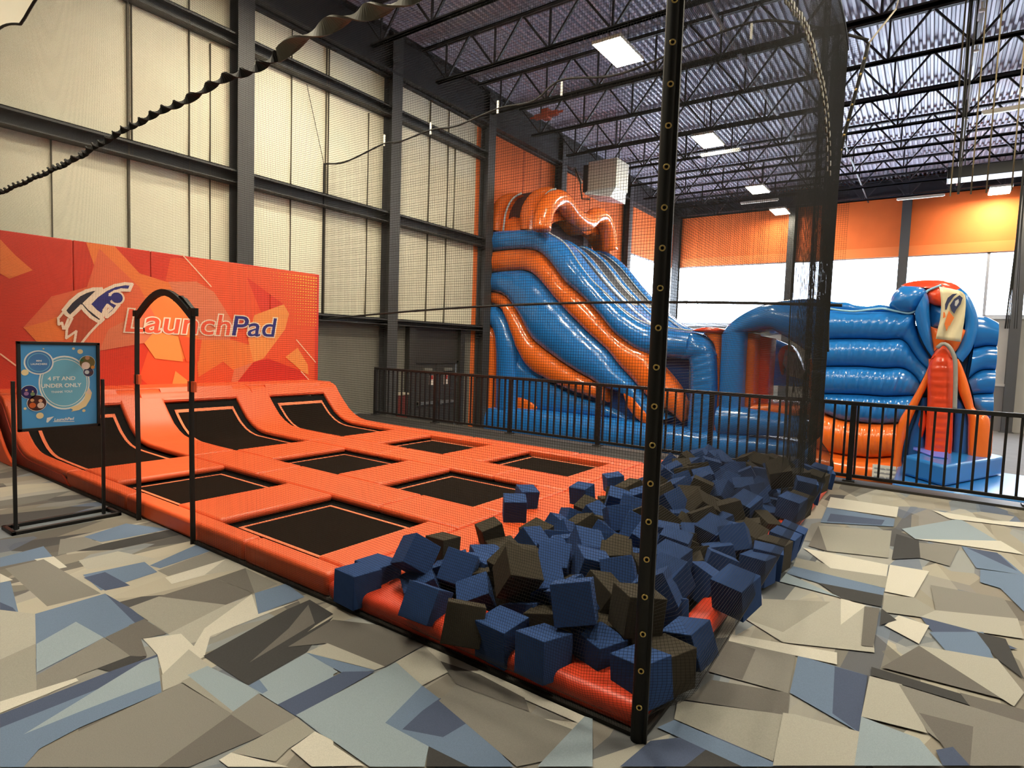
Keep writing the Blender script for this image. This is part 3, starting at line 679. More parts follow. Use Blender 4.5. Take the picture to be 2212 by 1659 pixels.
# ------------------------------------------------------------------ foam cubes
CUBES = [
('b',-2.715,2.309,0.138,-3.11,0.014,3.058,0.1995,'blue foam cube overhanging the front left corner of the pit'),
('b',-2.75,2.493,0.123,-3.071,-0.024,-3.053,0.21,'blue foam cube directly behind the cube at the pit front left corner'),
('b',-2.503,2.577,0.298,-2.499,0.369,2.829,0.1895,'big tilted blue foam cube standing on its edge at the left end of the heap'),
('g',-2.584,2.913,0.233,-3.062,0.018,3.11,0.1675,'charcoal foam cube lying on the orange pad behind the tilted blue cube at the left'),
('b',-2.282,2.733,0.206,-2.503,-0.22,-2.731,0.2,'tilted blue foam cube just right of the one standing on its edge'),
('b',-2.169,2.325,0.174,-2.678,-0.082,-2.968,0.1905,'leaning blue foam cube over the crumpled orange pad at the pit front'),
('g',-1.86,2.273,0.181,-2.811,-0.154,-2.499,0.1975,'leaning charcoal foam cube at the pit front, between two blue ones'),
('b',-1.662,2.339,0.146,3.066,-0.014,3.071,0.195,'upright blue foam cube at the pit front, right of the leaning charcoal cube'),
('b',-1.406,2.322,0.156,-3.04,0.106,2.915,0.194,'upright blue foam cube in the middle of the front row with a face-on corner edge'),
('b',-1.215,2.517,0.141,-3.118,-0.082,2.804,0.186,'blue foam cube at the pit front, left of the cube at the corner post'),
('b',-0.963,2.437,0.151,-3.116,0.138,2.827,0.194,'blue foam cube right behind the base of the corner post'),
('g',-0.914,2.624,0.141,-3.099,0.042,2.835,0.188,'charcoal foam cube right of the blue cube at the corner post base'),
('b',-0.886,2.854,0.161,3.001,0.267,2.906,0.1805,'leaning blue foam cube with light ribbed top near the pit right front corner'),
('g',-1.107,2.701,0.317,-3.018,0.034,2.425,0.2,'large charcoal foam cube on top, half hidden behind the corner post'),
('b',-1.356,2.515,0.354,-0.275,-0.191,0.451,0.2,'upright blue foam cube balanced on the front row with its flat face to the viewer'),
('b',-2.302,3.575,0.143,-2.947,-0.589,2.89,0.1985,'tilted blue foam cube with ribbed bright top in the middle left of the heap'),
('b',-2.268,3.994,0.13,-2.626,0.68,-2.912,0.1645,'tilted blue foam cube leaning right, behind the bright topped one'),
('b',-2.25,4.481,0.156,3.076,-0.553,3.071,0.2,'blue foam cube with steep bright top left of the corner post'),
('b',-2.902,4.391,0.243,-3.091,-0.18,2.517,0.1715,'farther of two blue foam cubes sitting on the orange pad at the pit left edge'),
('b',-2.759,3.999,0.248,0.151,-0.002,0.676,0.1895,'nearer, flat-faced one of two blue foam cubes on the pad at the left edge'),
('g',-2.519,3.358,0.239,2.838,-0.059,2.607,0.16,'charcoal foam cube lying on the left pit pad, nearest the trampoline corner'),
('b',-2.58,4.844,0.24,2.992,0.017,3.116,0.1765,'low blue foam cube at the far left edge of the heap'),
('b',-2.558,5.467,0.243,3.003,-0.041,2.33,0.1785,'upright blue foam cube at the far left edge, closest to the corner post'),
('b',-1.263,4.514,0.225,2.753,-0.156,2.851,0.2,'large blue foam cube with pale flat top right of the corner post'),
('b',-0.881,4.236,0.136,-3.093,0.007,2.953,0.1835,'blue foam cube pressed against the side net, second of the near row'),
('b',-0.835,3.5,0.223,2.859,-0.058,2.858,0.2,'blue foam cube pressed against the side net, largest and nearest of the row'),
('b',-0.838,4.871,0.152,3.102,-0.17,3.05,0.189,'blue foam cube with pale top in the row along the side net'),
('b',-0.827,5.101,0.154,3.129,-0.264,-3.124,0.1845,'blue foam cube with pale top farther along the side net row'),
('g',-0.855,4.611,0.148,-3.092,-0.04,3.029,0.1995,'charcoal foam cube in the row along the side net'),
('b',-0.859,4.416,0.145,3.126,-0.076,-2.943,0.1955,'narrow looking blue foam cube between charcoal cubes at the side net'),
('b',-1.197,6.08,0.125,-2.963,0.012,2.201,0.2,'large slate blue foam cube at the back right of the heap'),
('b',-1.575,5.86,0.226,-2.396,0.282,2.689,0.2,'pale lit blue foam cube leaning at the back middle of the heap'),
('g',-1.109,6.017,0.482,0.55,-0.254,0.327,0.2,'charcoal foam cube raised at the back right corner of the heap'),
('g',-1.352,5.251,0.218,-3.021,0.298,-2.534,0.2,'charcoal foam cube leaning in the back middle of the heap'),
('g',-1.793,2.65,0.34,0.55,0.25,0.95,0.2,'big tilted charcoal foam cube in the middle of the heap, behind the front row'),
('b',-1.67,4.948,0.146,-0.03,0.01,3.69,0.195,''),
('g',-1.576,5.263,0.14,-0.37,-0.18,0.57,0.195,''),
('b',-2.364,6.225,0.149,0.42,0.14,3.87,0.195,''),
('b',-1.712,2.63,0.103,-0.28,-0.23,0.19,0.195,''),
('b',-1.291,4.885,0.126,0.13,-0.0,4.16,0.195,''),
('b',-1.083,4.024,0.15,0.31,0.19,1.98,0.195,''),
('b',-1.286,4.672,0.119,0.41,0.31,0.0,0.195,''),
('g',-1.79,7.374,0.149,-0.09,-0.38,3.95,0.195,''),
('g',-1.404,7.66,0.106,-0.23,-0.36,0.38,0.195,''),
('g',-1.671,3.492,0.122,-0.28,0.21,0.82,0.195,''),
('b',-1.856,3.167,0.111,-0.21,0.42,5.05,0.195,''),
('g',-2.138,7.24,0.12,0.32,0.13,0.63,0.195,''),
('b',-2.074,3.68,0.139,-0.15,-0.18,0.46,0.195,''),
('b',-2.094,5.638,0.13,-0.12,-0.04,6.02,0.195,''),
('b',-1.259,5.595,0.109,-0.31,0.37,5.14,0.195,''),
('g',-1.429,3.556,0.147,-0.27,0.41,5.54,0.195,''),
('b',-2.281,4.784,0.102,0.42,-0.24,4.42,0.195,''),
('b',-1.621,6.916,0.115,-0.29,0.2,0.43,0.195,''),
('b',-2.059,2.638,0.122,-0.4,-0.29,2.32,0.195,''),
('g',-2.392,7.653,0.132,-0.02,0.21,2.0,0.195,''),
('g',-1.688,2.949,0.137,0.36,0.21,4.42,0.195,''),
('g',-1.253,7.324,0.121,0.26,0.33,3.6,0.195,''),
('g',-1.639,4.576,0.13,-0.38,0.13,6.24,0.195,''),
('b',-1.899,6.409,0.137,0.07,-0.05,5.26,0.195,''),
('b',-2.38,6.526,0.13,-0.02,-0.24,4.39,0.195,''),
('b',-1.187,5.807,0.113,-0.44,-0.18,4.26,0.195,''),
('g',-1.206,3.449,0.133,-0.05,0.35,2.05,0.195,''),
('b',-1.843,3.602,0.14,0.37,0.34,2.41,0.195,''),
('g',-2.238,4.227,0.125,0.3,0.31,4.47,0.195,''),
('b',-1.758,5.866,0.116,0.31,0.43,2.84,0.195,''),
('g',-1.25,2.717,0.102,0.19,0.06,1.94,0.195,''),
('g',-2.357,3.297,0.131,-0.05,0.12,4.11,0.195,''),
('b',-2.181,5.068,0.101,-0.03,0.19,1.12,0.195,''),
('g',-1.486,4.382,0.126,0.1,0.23,2.47,0.195,''),
('g',-2.303,7.353,0.147,0.2,-0.33,2.85,0.195,''),
('g',-1.323,6.376,0.132,0.2,-0.26,5.65,0.195,''),
('b',-1.7,7.73,0.14,-0.16,0.37,5.37,0.195,''),
('b',-1.767,6.622,0.101,0.28,-0.39,5.02,0.195,''),
('g',-1.148,5.161,0.104,-0.25,0.02,1.82,0.195,''),
('b',-1.213,7.03,0.11,0.32,0.42,3.29,0.195,''),
('b',-2.383,5.758,0.148,0.01,-0.09,5.03,0.195,''),
('b',-1.866,5.405,0.148,0.38,-0.21,2.97,0.195,''),
('g',-1.995,5.076,0.11,0.11,0.38,0.81,0.195,''),
('b',-1.988,6.191,0.118,0.11,-0.36,4.59,0.195,''),
('b',-2.084,5.255,0.11,0.03,-0.06,2.36,0.195,''),
('g',-1.427,3.783,0.141,0.36,-0.17,1.98,0.195,''),
('b',-1.082,3.706,0.144,-0.33,-0.23,4.56,0.195,''),
('g',-1.305,3.064,0.121,0.26,-0.34,2.53,0.195,''),
('b',-2.37,3.113,0.128,0.01,0.06,0.92,0.195,''),
('g',-1.794,4.282,0.126,-0.06,0.09,0.08,0.195,''),
('b',-2.177,7.025,0.123,0.22,-0.09,1.23,0.195,''),
('g',-2.399,5.267,0.145,0.27,0.18,5.41,0.195,''),
('g',-1.876,6.868,0.145,0.34,0.18,4.82,0.195,''),
('b',-2.076,6.466,0.12,-0.4,-0.27,2.36,0.195,''),
('g',-1.206,3.88,0.128,0.01,0.42,3.57,0.195,''),
('g',-1.335,5.931,0.104,0.09,0.23,0.28,0.195,''),
('g',-1.856,7.56,0.126,0.09,-0.12,1.79,0.195,''),
('b',-2.401,4.119,0.112,-0.41,-0.31,4.74,0.195,''),
('g',-1.154,7.79,0.104,0.36,-0.06,3.0,0.195,''),
('g',-1.719,3.842,0.147,0.2,-0.03,6.15,0.195,''),
('b',-1.81,6.09,0.113,0.07,-0.07,4.89,0.195,''),
('b',-1.583,6.707,0.118,-0.21,0.17,3.55,0.195,''),
('b',-1.85,3.986,0.131,-0.36,0.04,0.46,0.195,''),
('b',-2.259,2.944,0.14,0.11,0.24,1.34,0.195,''),
('g',-1.42,5.458,0.146,-0.07,-0.12,0.61,0.195,''),
('b',-1.994,4.165,0.12,0.39,0.36,1.56,0.195,''),
('g',-1.933,4.487,0.12,-0.1,-0.27,3.54,0.195,''),
('b',-1.66,5.434,0.148,0.14,0.27,0.4,0.195,''),
('g',-2.307,6.727,0.104,0.21,0.36,0.53,0.195,''),
('b',-1.421,3.313,0.132,-0.23,-0.25,4.81,0.195,''),
('g',-2.029,4.802,0.148,-0.4,-0.17,0.72,0.195,''),
('g',-2.405,3.809,0.124,-0.12,0.27,4.48,0.195,''),
('g',-2.218,5.383,0.139,-0.45,0.29,5.31,0.195,''),
('g',-2.058,2.987,0.136,-0.36,-0.02,2.94,0.195,''),
('b',-1.154,4.296,0.128,0.2,-0.15,5.19,0.195,''),
('b',-2.179,6.304,0.12,0.3,0.08,0.57,0.195,''),
('b',-1.104,6.259,0.139,0.14,0.1,0.12,0.195,''),
('g',-1.21,6.613,0.127,-0.13,0.0,0.89,0.195,''),
('b',-2.155,5.874,0.104,-0.23,0.07,4.38,0.195,''),
('b',-1.115,3.207,0.107,0.36,0.04,3.52,0.195,''),
('b',-1.538,7.529,0.115,0.15,0.21,2.4,0.195,''),
('b',-2.369,5.951,0.134,-0.32,0.41,3.77,0.195,''),
('b',-1.413,6.568,0.124,0.45,0.3,5.37,0.195,''),
('b',-1.412,5.717,0.115,0.08,-0.39,0.78,0.195,''),
('g',-1.199,2.913,0.148,0.15,0.33,2.65,0.195,''),
('g',-1.11,7.5,0.124,-0.26,-0.18,5.79,0.195,''),
('b',-2.149,7.826,0.132,-0.28,0.34,0.31,0.195,''),
('b',-1.464,7.159,0.107,0.18,0.39,2.8,0.195,''),
('b',-2.187,7.593,0.139,-0.3,0.1,1.48,0.195,''),
('g',-1.751,5.624,0.102,0.09,0.19,3.6,0.195,''),
('g',-1.838,5.179,0.122,-0.21,0.27,0.46,0.195,''),
('g',-1.88,2.76,0.132,-0.4,-0.14,4.36,0.195,''),
('g',-2.146,3.33,0.114,0.19,-0.09,2.43,0.195,''),
('b',-1.679,6.267,0.135,-0.43,-0.1,2.29,0.195,''),
('b',-2.171,6.091,0.123,0.1,0.41,2.28,0.195,''),
('g',-2.348,7.16,0.113,0.01,0.27,2.46,0.195,''),
('g',-1.574,4.772,0.12,0.39,0.44,0.31,0.195,''),
('g',-1.296,6.793,0.114,-0.1,0.11,4.81,0.195,''),
('b',-1.771,7.146,0.121,0.28,-0.09,0.36,0.195,''),
('b',-1.585,6.031,0.114,0.39,0.33,6.24,0.195,''),
('b',-2.054,3.492,0.134,0.4,-0.16,1.15,0.195,''),
('g',-1.433,4.209,0.149,-0.09,0.33,0.8,0.195,''),
('b',-1.557,4.032,0.104,0.05,0.26,3.08,0.195,''),
('g',-1.93,3.354,0.105,-0.42,-0.14,5.43,0.195,''),
('g',-1.433,6.216,0.118,-0.17,-0.08,0.92,0.195,''),
('g',-1.275,4.068,0.134,-0.04,0.39,2.43,0.195,''),
('b',-2.016,6.733,0.125,-0.34,0.06,0.81,0.195,''),
('b',-1.979,7.42,0.124,0.14,0.35,5.94,0.195,''),
('b',-1.926,5.72,0.115,0.1,0.08,1.98,0.195,''),
('b',-1.98,7.747,0.135,-0.24,-0.21,4.59,0.195,''),
('b',-2.027,3.894,0.113,-0.33,-0.01,1.71,0.195,''),
('b',-1.769,4.762,0.104,-0.01,0.05,6.11,0.195,''),
('b',-1.517,6.4,0.14,0.04,-0.38,4.79,0.195,''),
('b',-2.401,6.887,0.125,-0.11,-0.39,5.74,0.195,''),
('g',-1.109,6.808,0.146,0.17,0.27,4.47,0.195,''),
('g',-2.397,5.06,0.104,-0.1,-0.03,0.66,0.195,''),
('g',-1.107,5.407,0.117,0.19,-0.43,2.61,0.195,''),
('g',-1.088,4.661,0.11,0.37,-0.4,3.66,0.195,''),
('b',-1.488,2.8,0.103,0.31,0.04,3.66,0.195,''),
('b',-2.417,2.555,0.116,-0.2,0.44,4.0,0.195,''),
('b',-1.688,3.292,0.148,0.33,-0.23,3.47,0.195,''),
('b',-1.378,5.057,0.133,-0.31,0.03,2.6,0.195,''),
('g',-1.49,3.025,0.121,-0.41,-0.34,5.87,0.195,''),
('g',-2.332,5.567,0.123,-0.38,-0.07,5.14,0.195,''),
('b',-2.004,5.978,0.106,-0.41,0.1,1.52,0.195,''),
('g',-1.552,5.597,0.13,0.4,-0.05,2.33,0.195,''),
('b',-1.267,3.668,0.115,0.04,0.1,0.82,0.195,''),
('g',-1.573,7.329,0.134,0.07,-0.26,3.54,0.195,''),
('g',-2.406,4.646,0.145,0.35,0.2,0.01,0.195,''),
('b',-1.938,7.058,0.124,0.26,-0.29,3.15,0.195,''),
('b',-1.398,6.981,0.101,-0.19,0.3,2.99,0.195,''),
('b',-2.334,7.85,0.102,0.09,0.44,2.8,0.195,''),
('g',-1.529,2.56,0.144,0.17,0.15,3.41,0.195,''),
('g',-2.098,4.389,0.109,0.1,0.2,1.4,0.195,''),
('g',-1.099,4.939,0.126,0.38,0.42,0.18,0.195,''),
('b',-1.591,3.688,0.139,0.24,-0.14,5.63,0.195,''),
('b',-1.109,7.209,0.113,-0.32,-0.22,2.59,0.195,''),
('g',-1.415,7.848,0.126,-0.22,0.02,0.28,0.195,''),
('b',-2.42,4.377,0.113,-0.41,-0.27,5.67,0.195,''),
('g',-1.865,4.915,0.135,-0.23,-0.26,3.85,0.195,''),
('b',-2.108,4.595,0.125,0.03,-0.19,5.06,0.195,''),
('b',-2.182,3.124,0.143,-0.14,-0.08,0.55,0.195,''),
('b',-1.447,4.579,0.128,-0.16,0.02,3.68,0.195,''),
('b',-1.084,6.442,0.109,0.32,-0.22,1.94,0.195,''),
('b',-2.417,2.84,0.131,-0.02,0.4,3.59,0.195,''),
('g',-2.044,5.448,0.138,0.38,-0.21,5.29,0.195,''),
('b',-2.215,3.803,0.12,-0.3,-0.02,0.45,0.195,''),
('g',-2.129,2.807,0.135,-0.17,-0.14,0.58,0.195,''),
('g',-1.875,2.95,0.14,-0.33,-0.43,4.28,0.195,''),
('b',-2.203,6.809,0.248,0.3,-0.25,5.89,0.195,''),
('b',-1.715,6.468,0.231,-0.15,-0.52,5.44,0.195,''),
('b',-1.476,2.696,0.267,-0.45,-0.41,0.94,0.195,''),
('b',-1.974,7.264,0.243,0.35,-0.36,2.17,0.195,''),
('g',-1.43,4.815,0.226,0.4,-0.24,5.21,0.195,''),
('b',-2.008,5.877,0.258,-0.31,0.44,2.22,0.195,''),
('g',-1.806,4.435,0.246,0.04,0.53,3.23,0.195,''),
('b',-1.601,3.152,0.269,-0.11,-0.26,3.92,0.195,''),
('g',-1.503,7.76,0.263,0.22,0.02,1.28,0.195,''),
('b',-1.431,6.865,0.256,-0.12,0.05,0.09,0.195,''),
('b',-1.727,6.715,0.265,0.55,-0.55,5.02,0.195,''),
('g',-1.35,7.554,0.266,-0.57,-0.09,5.23,0.195,''),
('b',-2.264,6.426,0.24,0.5,0.05,5.37,0.195,''),
('b',-1.164,3.118,0.26,-0.51,0.13,1.78,0.195,''),
('g',-1.331,7.179,0.252,0.1,-0.08,4.32,0.195,''),
('b',-1.416,6.007,0.263,-0.33,0.15,3.47,0.195,''),
('b',-1.084,7.367,0.27,0.04,0.31,0.49,0.195,''),
('b',-1.209,7.678,0.258,0.58,0.04,4.32,0.195,''),
('g',-1.615,7.112,0.228,-0.07,0.45,6.22,0.195,''),
('b',-2.175,4.746,0.253,0.24,-0.24,1.95,0.195,''),
('b',-2.288,6.078,0.263,-0.2,-0.58,4.03,0.195,''),
('b',-1.172,3.316,0.266,-0.52,-0.01,2.84,0.195,''),
('b',-2.027,6.935,0.265,0.21,-0.02,2.0,0.195,''),
('b',-1.563,3.871,0.246,0.28,0.46,0.18,0.195,''),
('g',-1.101,7.012,0.263,-0.09,0.11,3.68,0.195,''),
('b',-2.326,7.51,0.244,0.23,0.28,5.37,0.195,''),
('b',-1.735,4.142,0.246,-0.53,0.33,0.24,0.195,''),
('g',-1.533,5.065,0.268,0.44,0.53,0.79,0.195,''),
('b',-1.973,4.653,0.25,-0.08,-0.39,4.6,0.195,''),
('b',-1.939,5.589,0.251,0.31,-0.35,5.92,0.195,''),
('g',-2.333,6.987,0.267,0.59,-0.09,1.55,0.195,''),
('b',-1.29,6.2,0.24,-0.42,-0.6,4.65,0.195,''),
('g',-2.231,5.699,0.238,-0.53,0.57,0.44,0.195,''),
('b',-1.219,6.463,0.269,-0.28,-0.24,4.63,0.195,''),
('g',-1.543,3.41,0.261,-0.22,0.15,3.52,0.195,''),
('g',-2.067,6.605,0.258,0.25,0.09,3.99,0.195,''),
('b',-1.548,6.146,0.265,0.03,0.59,1.11,0.195,''),
('g',-1.693,5.205,0.269,-0.49,0.03,3.5,0.195,''),
('g',-1.393,2.898,0.239,0.42,0.31,1.34,0.195,''),
('b',-1.702,2.799,0.246,-0.45,0.04,3.85,0.195,''),
('b',-1.802,3.466,0.267,-0.29,0.41,5.48,0.195,''),
('g',-2.224,5.14,0.266,-0.37,0.14,2.56,0.195,''),
('b',-2.274,7.737,0.25,-0.56,0.52,4.99,0.195,''),
('b',-2.092,7.44,0.267,-0.39,0.09,4.13,0.195,''),
('g',-1.641,7.58,0.266,-0.58,-0.21,3.45,0.195,''),
('b',-1.865,6.194,0.268,-0.3,-0.27,2.13,0.195,''),
('g',-1.821,7.849,0.226,0.25,-0.42,5.94,0.195,''),
('b',-1.939,4.265,0.266,-0.41,-0.12,0.73,0.195,''),
('b',-1.292,5.825,0.268,0.08,-0.48,5.73,0.195,''),
('b',-1.249,5.417,0.255,-0.4,-0.22,2.85,0.195,''),
('b',-1.397,7.36,0.259,-0.43,-0.47,0.13,0.195,''),
('b',-1.417,3.177,0.257,0.3,-0.56,4.97,0.195,''),
('g',-1.961,5.261,0.248,0.35,-0.44,5.7,0.195,''),
('b',-1.353,3.895,0.267,-0.08,-0.18,3.31,0.195,''),
('b',-2.038,4.949,0.259,-0.23,0.44,3.22,0.195,''),
('b',-1.253,3.563,0.27,-0.08,0.2,4.51,0.195,''),
('g',-1.972,2.856,0.269,0.16,-0.49,1.35,0.195,''),
('b',-1.791,5.036,0.261,-0.33,0.56,2.54,0.195,''),
('b',-2.246,7.207,0.265,-0.34,-0.48,0.4,0.195,''),
('g',-2.255,4.95,0.227,-0.05,0.36,1.62,0.195,''),
('g',-1.76,5.73,0.268,0.33,0.04,1.82,0.195,''),
('g',-2.254,6.619,0.252,0.08,0.32,5.25,0.195,''),
('b',-1.54,6.608,0.269,0.51,-0.06,4.95,0.195,''),
('b',-2.42,6.754,0.264,-0.32,0.6,0.07,0.195,''),
('b',-1.083,4.445,0.233,-0.52,-0.32,0.21,0.195,''),
('b',-1.804,5.962,0.267,0.06,0.48,3.75,0.195,''),
('g',-1.615,4.388,0.27,-0.32,0.54,0.23,0.195,''),
('g',-2.065,6.272,0.263,0.04,-0.27,5.88,0.195,''),
('b',-1.476,4.035,0.269,0.02,-0.09,3.51,0.195,''),
('b',-1.748,6.961,0.258,0.05,-0.33,5.21,0.195,''),
('b',-1.807,3.067,0.268,0.02,-0.49,1.96,0.195,''),
('b',-0.95,5.8,0.23,0.1,0.15,-0.2,0.195,''),
('g',-0.95,6.15,0.18,0.1,0.15,-0.19,0.195,''),
('b',-0.95,6.5,0.27,0.1,0.15,0.27,0.195,''),
('b',-0.95,6.85,0.18,0.1,0.15,0.09,0.195,''),
('g',-0.95,7.2,0.23,0.1,0.15,-0.3,0.195,''),
('b',-0.95,7.5,0.26,0.1,0.15,-0.06,0.195,''),
('b',-0.95,7.8,0.17,0.1,0.15,0.29,0.195,''),
]

cubem = {}
for cn, M in (('b', FOAMB), ('g', FOAMG)):
    r = MB(); r.box((-.5, -.5, -.5), (.5, .5, .5)); cubem[cn] = r
proto = {}
random.seed(3)
def zone(x, y, z):
    a = 'front' if y < 3.6 else ('middle' if y < 5.4 else 'far')
    return a
for cn, x, y, z, rx, ry, rz, s, lb in CUBES:
    if cn not in proto:
        o = cubem[cn].build('foam_cube', FOAMB if cn == 'b' else FOAMG)
        bv = o.modifiers.new('bevel', 'BEVEL'); bv.width = .018; bv.segments = 2; proto[cn] = o
        for p in o.data.polygons: p.use_smooth = True
        o.data.set_sharp_from_angle(angle=.9)
    else: o = proto[cn].copy(); COL.objects.link(o)
    o.location = (x, y, z); o.rotation_euler = (rx, ry, rz); o.scale = (s, s, s)
    colr = 'blue' if cn == 'b' else 'charcoal'
    if not lb:
        lv = 'buried low between other cubes' if z < .2 else ('lying on the upper layer' if z < .34 else 'on the crown')
        if x > -.99: lv = 'pressed against the side net'
        lb = colr+' foam cube '+lv+' in the '+zone(x, y, z)+' part of the pit heap'
        grp = 'foam cubes in the pit, '+lb
    else: grp = 'foam cubes heaped in the pit'
    tag(o, lb, 'foam cube', 'foam cubes heaped in the pit')


# ------------------------------------------------------------------ wall pads with the printed mural
XM = -10.0
wp = empty('printed_wall_pads', (XM, 4.8, .8), 'tall orange padded wall with printed mural, rocket logo and white lettering behind the ramps', 'wall padding')
ys = [-.9, .15, 1.2, 2.24, 3.27, 4.29, 5.31, 6.33, 7.40]
PADM = mat('mural_base_vermilion', (204, 58, 36), .4, spec=.4, noise=(1.2, .07), bump=(4, .12))
for a, b in zip(ys, ys[1:]):
    r = MB(); r.box((XM-.06, a+.004, .70), (XM, b-.004, 2.88)); r.build('wall_pad', PADM, wp, bevel=.012)
r = MB(); r.box((XM-.12, -.9, 0), (XM-.06, 7.40, 2.86)); r.build('backing_board', mat('backing_board', (150, 140, 120), .8), wp)
PX = [0]
def flat(name, poly, M, layer, parent=wp, ax=0, val=None, off=1):
    """polygon traced on the mural plane, laid just proud of it"""
    val = XM if val is None else val
    d = .0012*layer+.001
    r = MB(); v = [P(x, y, ax, val) for x, y in poly]; v = [Vector((val+d, p.y, p.z)) for p in v]
    r.add(v, [tuple(range(len(v)))]); return r.build(name, M, parent)
def stroke(name, poly, w, M, layer, parent=wp, val=None, closed=False):
    val = XM if val is None else val
    d = .0012*layer+.001; r = MB(); v = [P(x, y, 0, val) for x, y in poly]; v = [Vector((p.y, p.z)) for p in v]
    if closed: v.append(v[0])
    for k, (a, b) in enumerate(zip(v, v[1:])):
        t = (b-a); t = t.normalized() if t.length > 1e-6 else Vector((1, 0)); n = Vector((-t.y, t.x))*w/2; e = t*w*.35
        q = [a-e-n, b+e-n, b+e+n, a-e+n]
        r.add([(val+d+.00003*k, p.x, p.y) for p in q], [(0, 1, 2, 3)])
    return r.build(name, M, parent)
def mm(n, c): return mat('mural_'+n, c, .4, spec=.4, noise=(1.2, .05))
m1, m2, m3, m4, m5, m6 = mm('orange', (224, 84, 44)), mm('coral', (222, 104, 66)), mm('amber', (232, 122, 58)), mm('salmon', (214, 120, 84)), mm('deep_red', (190, 48, 34)), mm('light_amber', (240, 146, 74))
z1 = lambda a, b: (a/2.989, 480+b/2.989)
def Z(l): return [z1(a, b) for a, b in l]
shapes = [
 ('mural_print', [(1100, 230), (1385, 245), (1560, 275), (1700, 620), (1700, 900), (1500, 1065), (1250, 1080), (1000, 1088), (900, 1000), (1000, 700)], m1),
 ('mural_print', [(1480, 270), (2035, 335), (2030, 1060), (1500, 1072), (1640, 900), (1860, 580), (1830, 530)], m1),
 ('mural_print', [(555, 130), (740, 155), (900, 330), (1090, 390), (1300, 620), (1400, 900), (1150, 880), (960, 560), (650, 200), (615, 300)], m3),
 ('mural_print', [(600, 300), (640, 170), (900, 420), (1050, 700), (900, 780), (640, 560), (560, 420)], m2),
 ('mural_print', [(0, 110), (100, 215), (210, 310), (60, 365), (0, 330)], m3),
 ('mural_print', [(150, 680), (330, 480), (560, 420), (640, 335), (700, 420), (640, 560), (760, 640), (900, 700), (930, 780), (640, 830), (560, 775), (235, 770)], m2),
 ('mural_print', [(150, 680), (300, 640), (470, 560), (480, 760), (235, 770)], m3),
 ('mural_print', [(1085, 385), (1265, 382), (1380, 450), (1500, 640), (1480, 800), (1290, 760), (1180, 560)], m4),
 ('mural_print', [(640, 830), (930, 780), (1050, 720), (1000, 640), (880, 600), (700, 690)], m4),
 ('mural_print', [(1290, 760), (1500, 760), (1640, 800), (1630, 905), (1510, 960), (1440, 900), (1280, 1000), (1270, 900)], m3),
 ('mural_print', [(1640, 600), (1830, 530), (1865, 590), (1840, 690), (1700, 880), (1635, 905), (1600, 760)], m6),
 ('mural_print', [(1510, 950), (1630, 905), (1500, 1070), (1480, 1075)], m4),
 ('mural_print', [(1730, 880), (1940, 960), (2030, 1060), (1735, 1068), (1640, 905)], m5),
 ('mural_print', [(1500, 1072), (1640, 900), (1730, 880), (1735, 1068)], m5),
 ('mural_print', [(1840, 870), (1920, 810), (1985, 920), (1990, 985), (1950, 965)], m6),
 ('mural_print', [(1000, 700), (1150, 740), (1180, 900), (1000, 880), (930, 780)], m6),
 ('mural_print', [(1130, 960), (1270, 1070), (1100, 1085)], m6),
 ('mural_print', [(1150, 730), (1300, 760), (1280, 900), (1200, 900)], m1),
]
for k, (n, pl, M) in enumerate(shapes): flat(n, Z(pl), M, k*.5+1)
LAY = 12
WL = mm('pale_line', (250, 205, 170))
for k, q in enumerate(([(1175, 210), (1360, 415)], [(1912, 760), (2035, 905)], [(1940, 962), (2025, 1053)], [(0, 850), (100, 925)])): stroke('mural_line', Z(q), .018, WL, LAY)
# halftone dots, one mesh
r = MB(); DOT = mm('yellow_dots', (250, 172, 66)); p0, p1 = P(545, 583, 0, XM), P(680, 590, 0, XM)
y = p0.y
j = 0
while y < 7.33:
    i = 0; z = 2.8
    while z > 1.85:
        u = (y-p0.y)/(7.33-p0.y); w = (2.8-z)/.95; s = .020*min(1, max(0, 1.25*u-w*.75*(1.1-u)))*(1-.35*w)
        if s > .004: r.add([(XM+.018, y+s*math.cos(a*PI/3), z+s*math.sin(a*PI/3)) for a in range(6)], [tuple(range(6))])
        z -= .058; i += 1
    y += .058; j += 1
r.build('mural_dots', DOT, wp)
# rocket flyer logo
WH = mat('logo_white_outline', (232, 214, 190), .5); NAVY = mat('logo_black_navy', (28, 24, 42), .5); BLU = mat('logo_blue', (34, 34, 112), .5); RUST = mat('logo_rust', (176, 70, 36), .5)
q6 = lambda a, b: (100+a/10.05, 600+b/10.05)
def Q(l): return [q6(a, b) for a, b in l]
body = [(370, 705), (520, 520), (700, 370), (860, 290), (1010, 250), (1190, 245), (1060, 340), (830, 560), (930, 670), (1080, 790), (1215, 900), (1145, 965), (960, 850), (840, 730), (750, 620), (620, 750), (510, 850), (430, 790)]
arm = [(915, 570), (1080, 400), (1280, 260), (1480, 170), (1700, 130), (1850, 140), (1790, 270), (1620, 265), (1480, 300), (1380, 360), (1370, 430), (1420, 520), (1560, 590), (1440, 740), (1300, 850), (1290, 760), (1400, 660), (1320, 600), (1250, 700), (1215, 830), (1060, 720)]
flame = [(550, 880), (750, 660), (900, 830), (1130, 990), (930, 1200), (770, 1400), (600, 1400), (640, 1160), (420, 1310), (440, 1100)]
flame2 = [(350, 760), (460, 890), (385, 1110), (345, 1090), (315, 1000), (260, 1015), (245, 900)]
flat('rocket_logo', Q(flame), RUST, LAY+1); flat('rocket_logo', Q(flame2), RUST, LAY+1)
flat('rocket_logo', Q(body), NAVY, LAY+2); flat('rocket_logo', Q(arm), BLU, LAY+2)
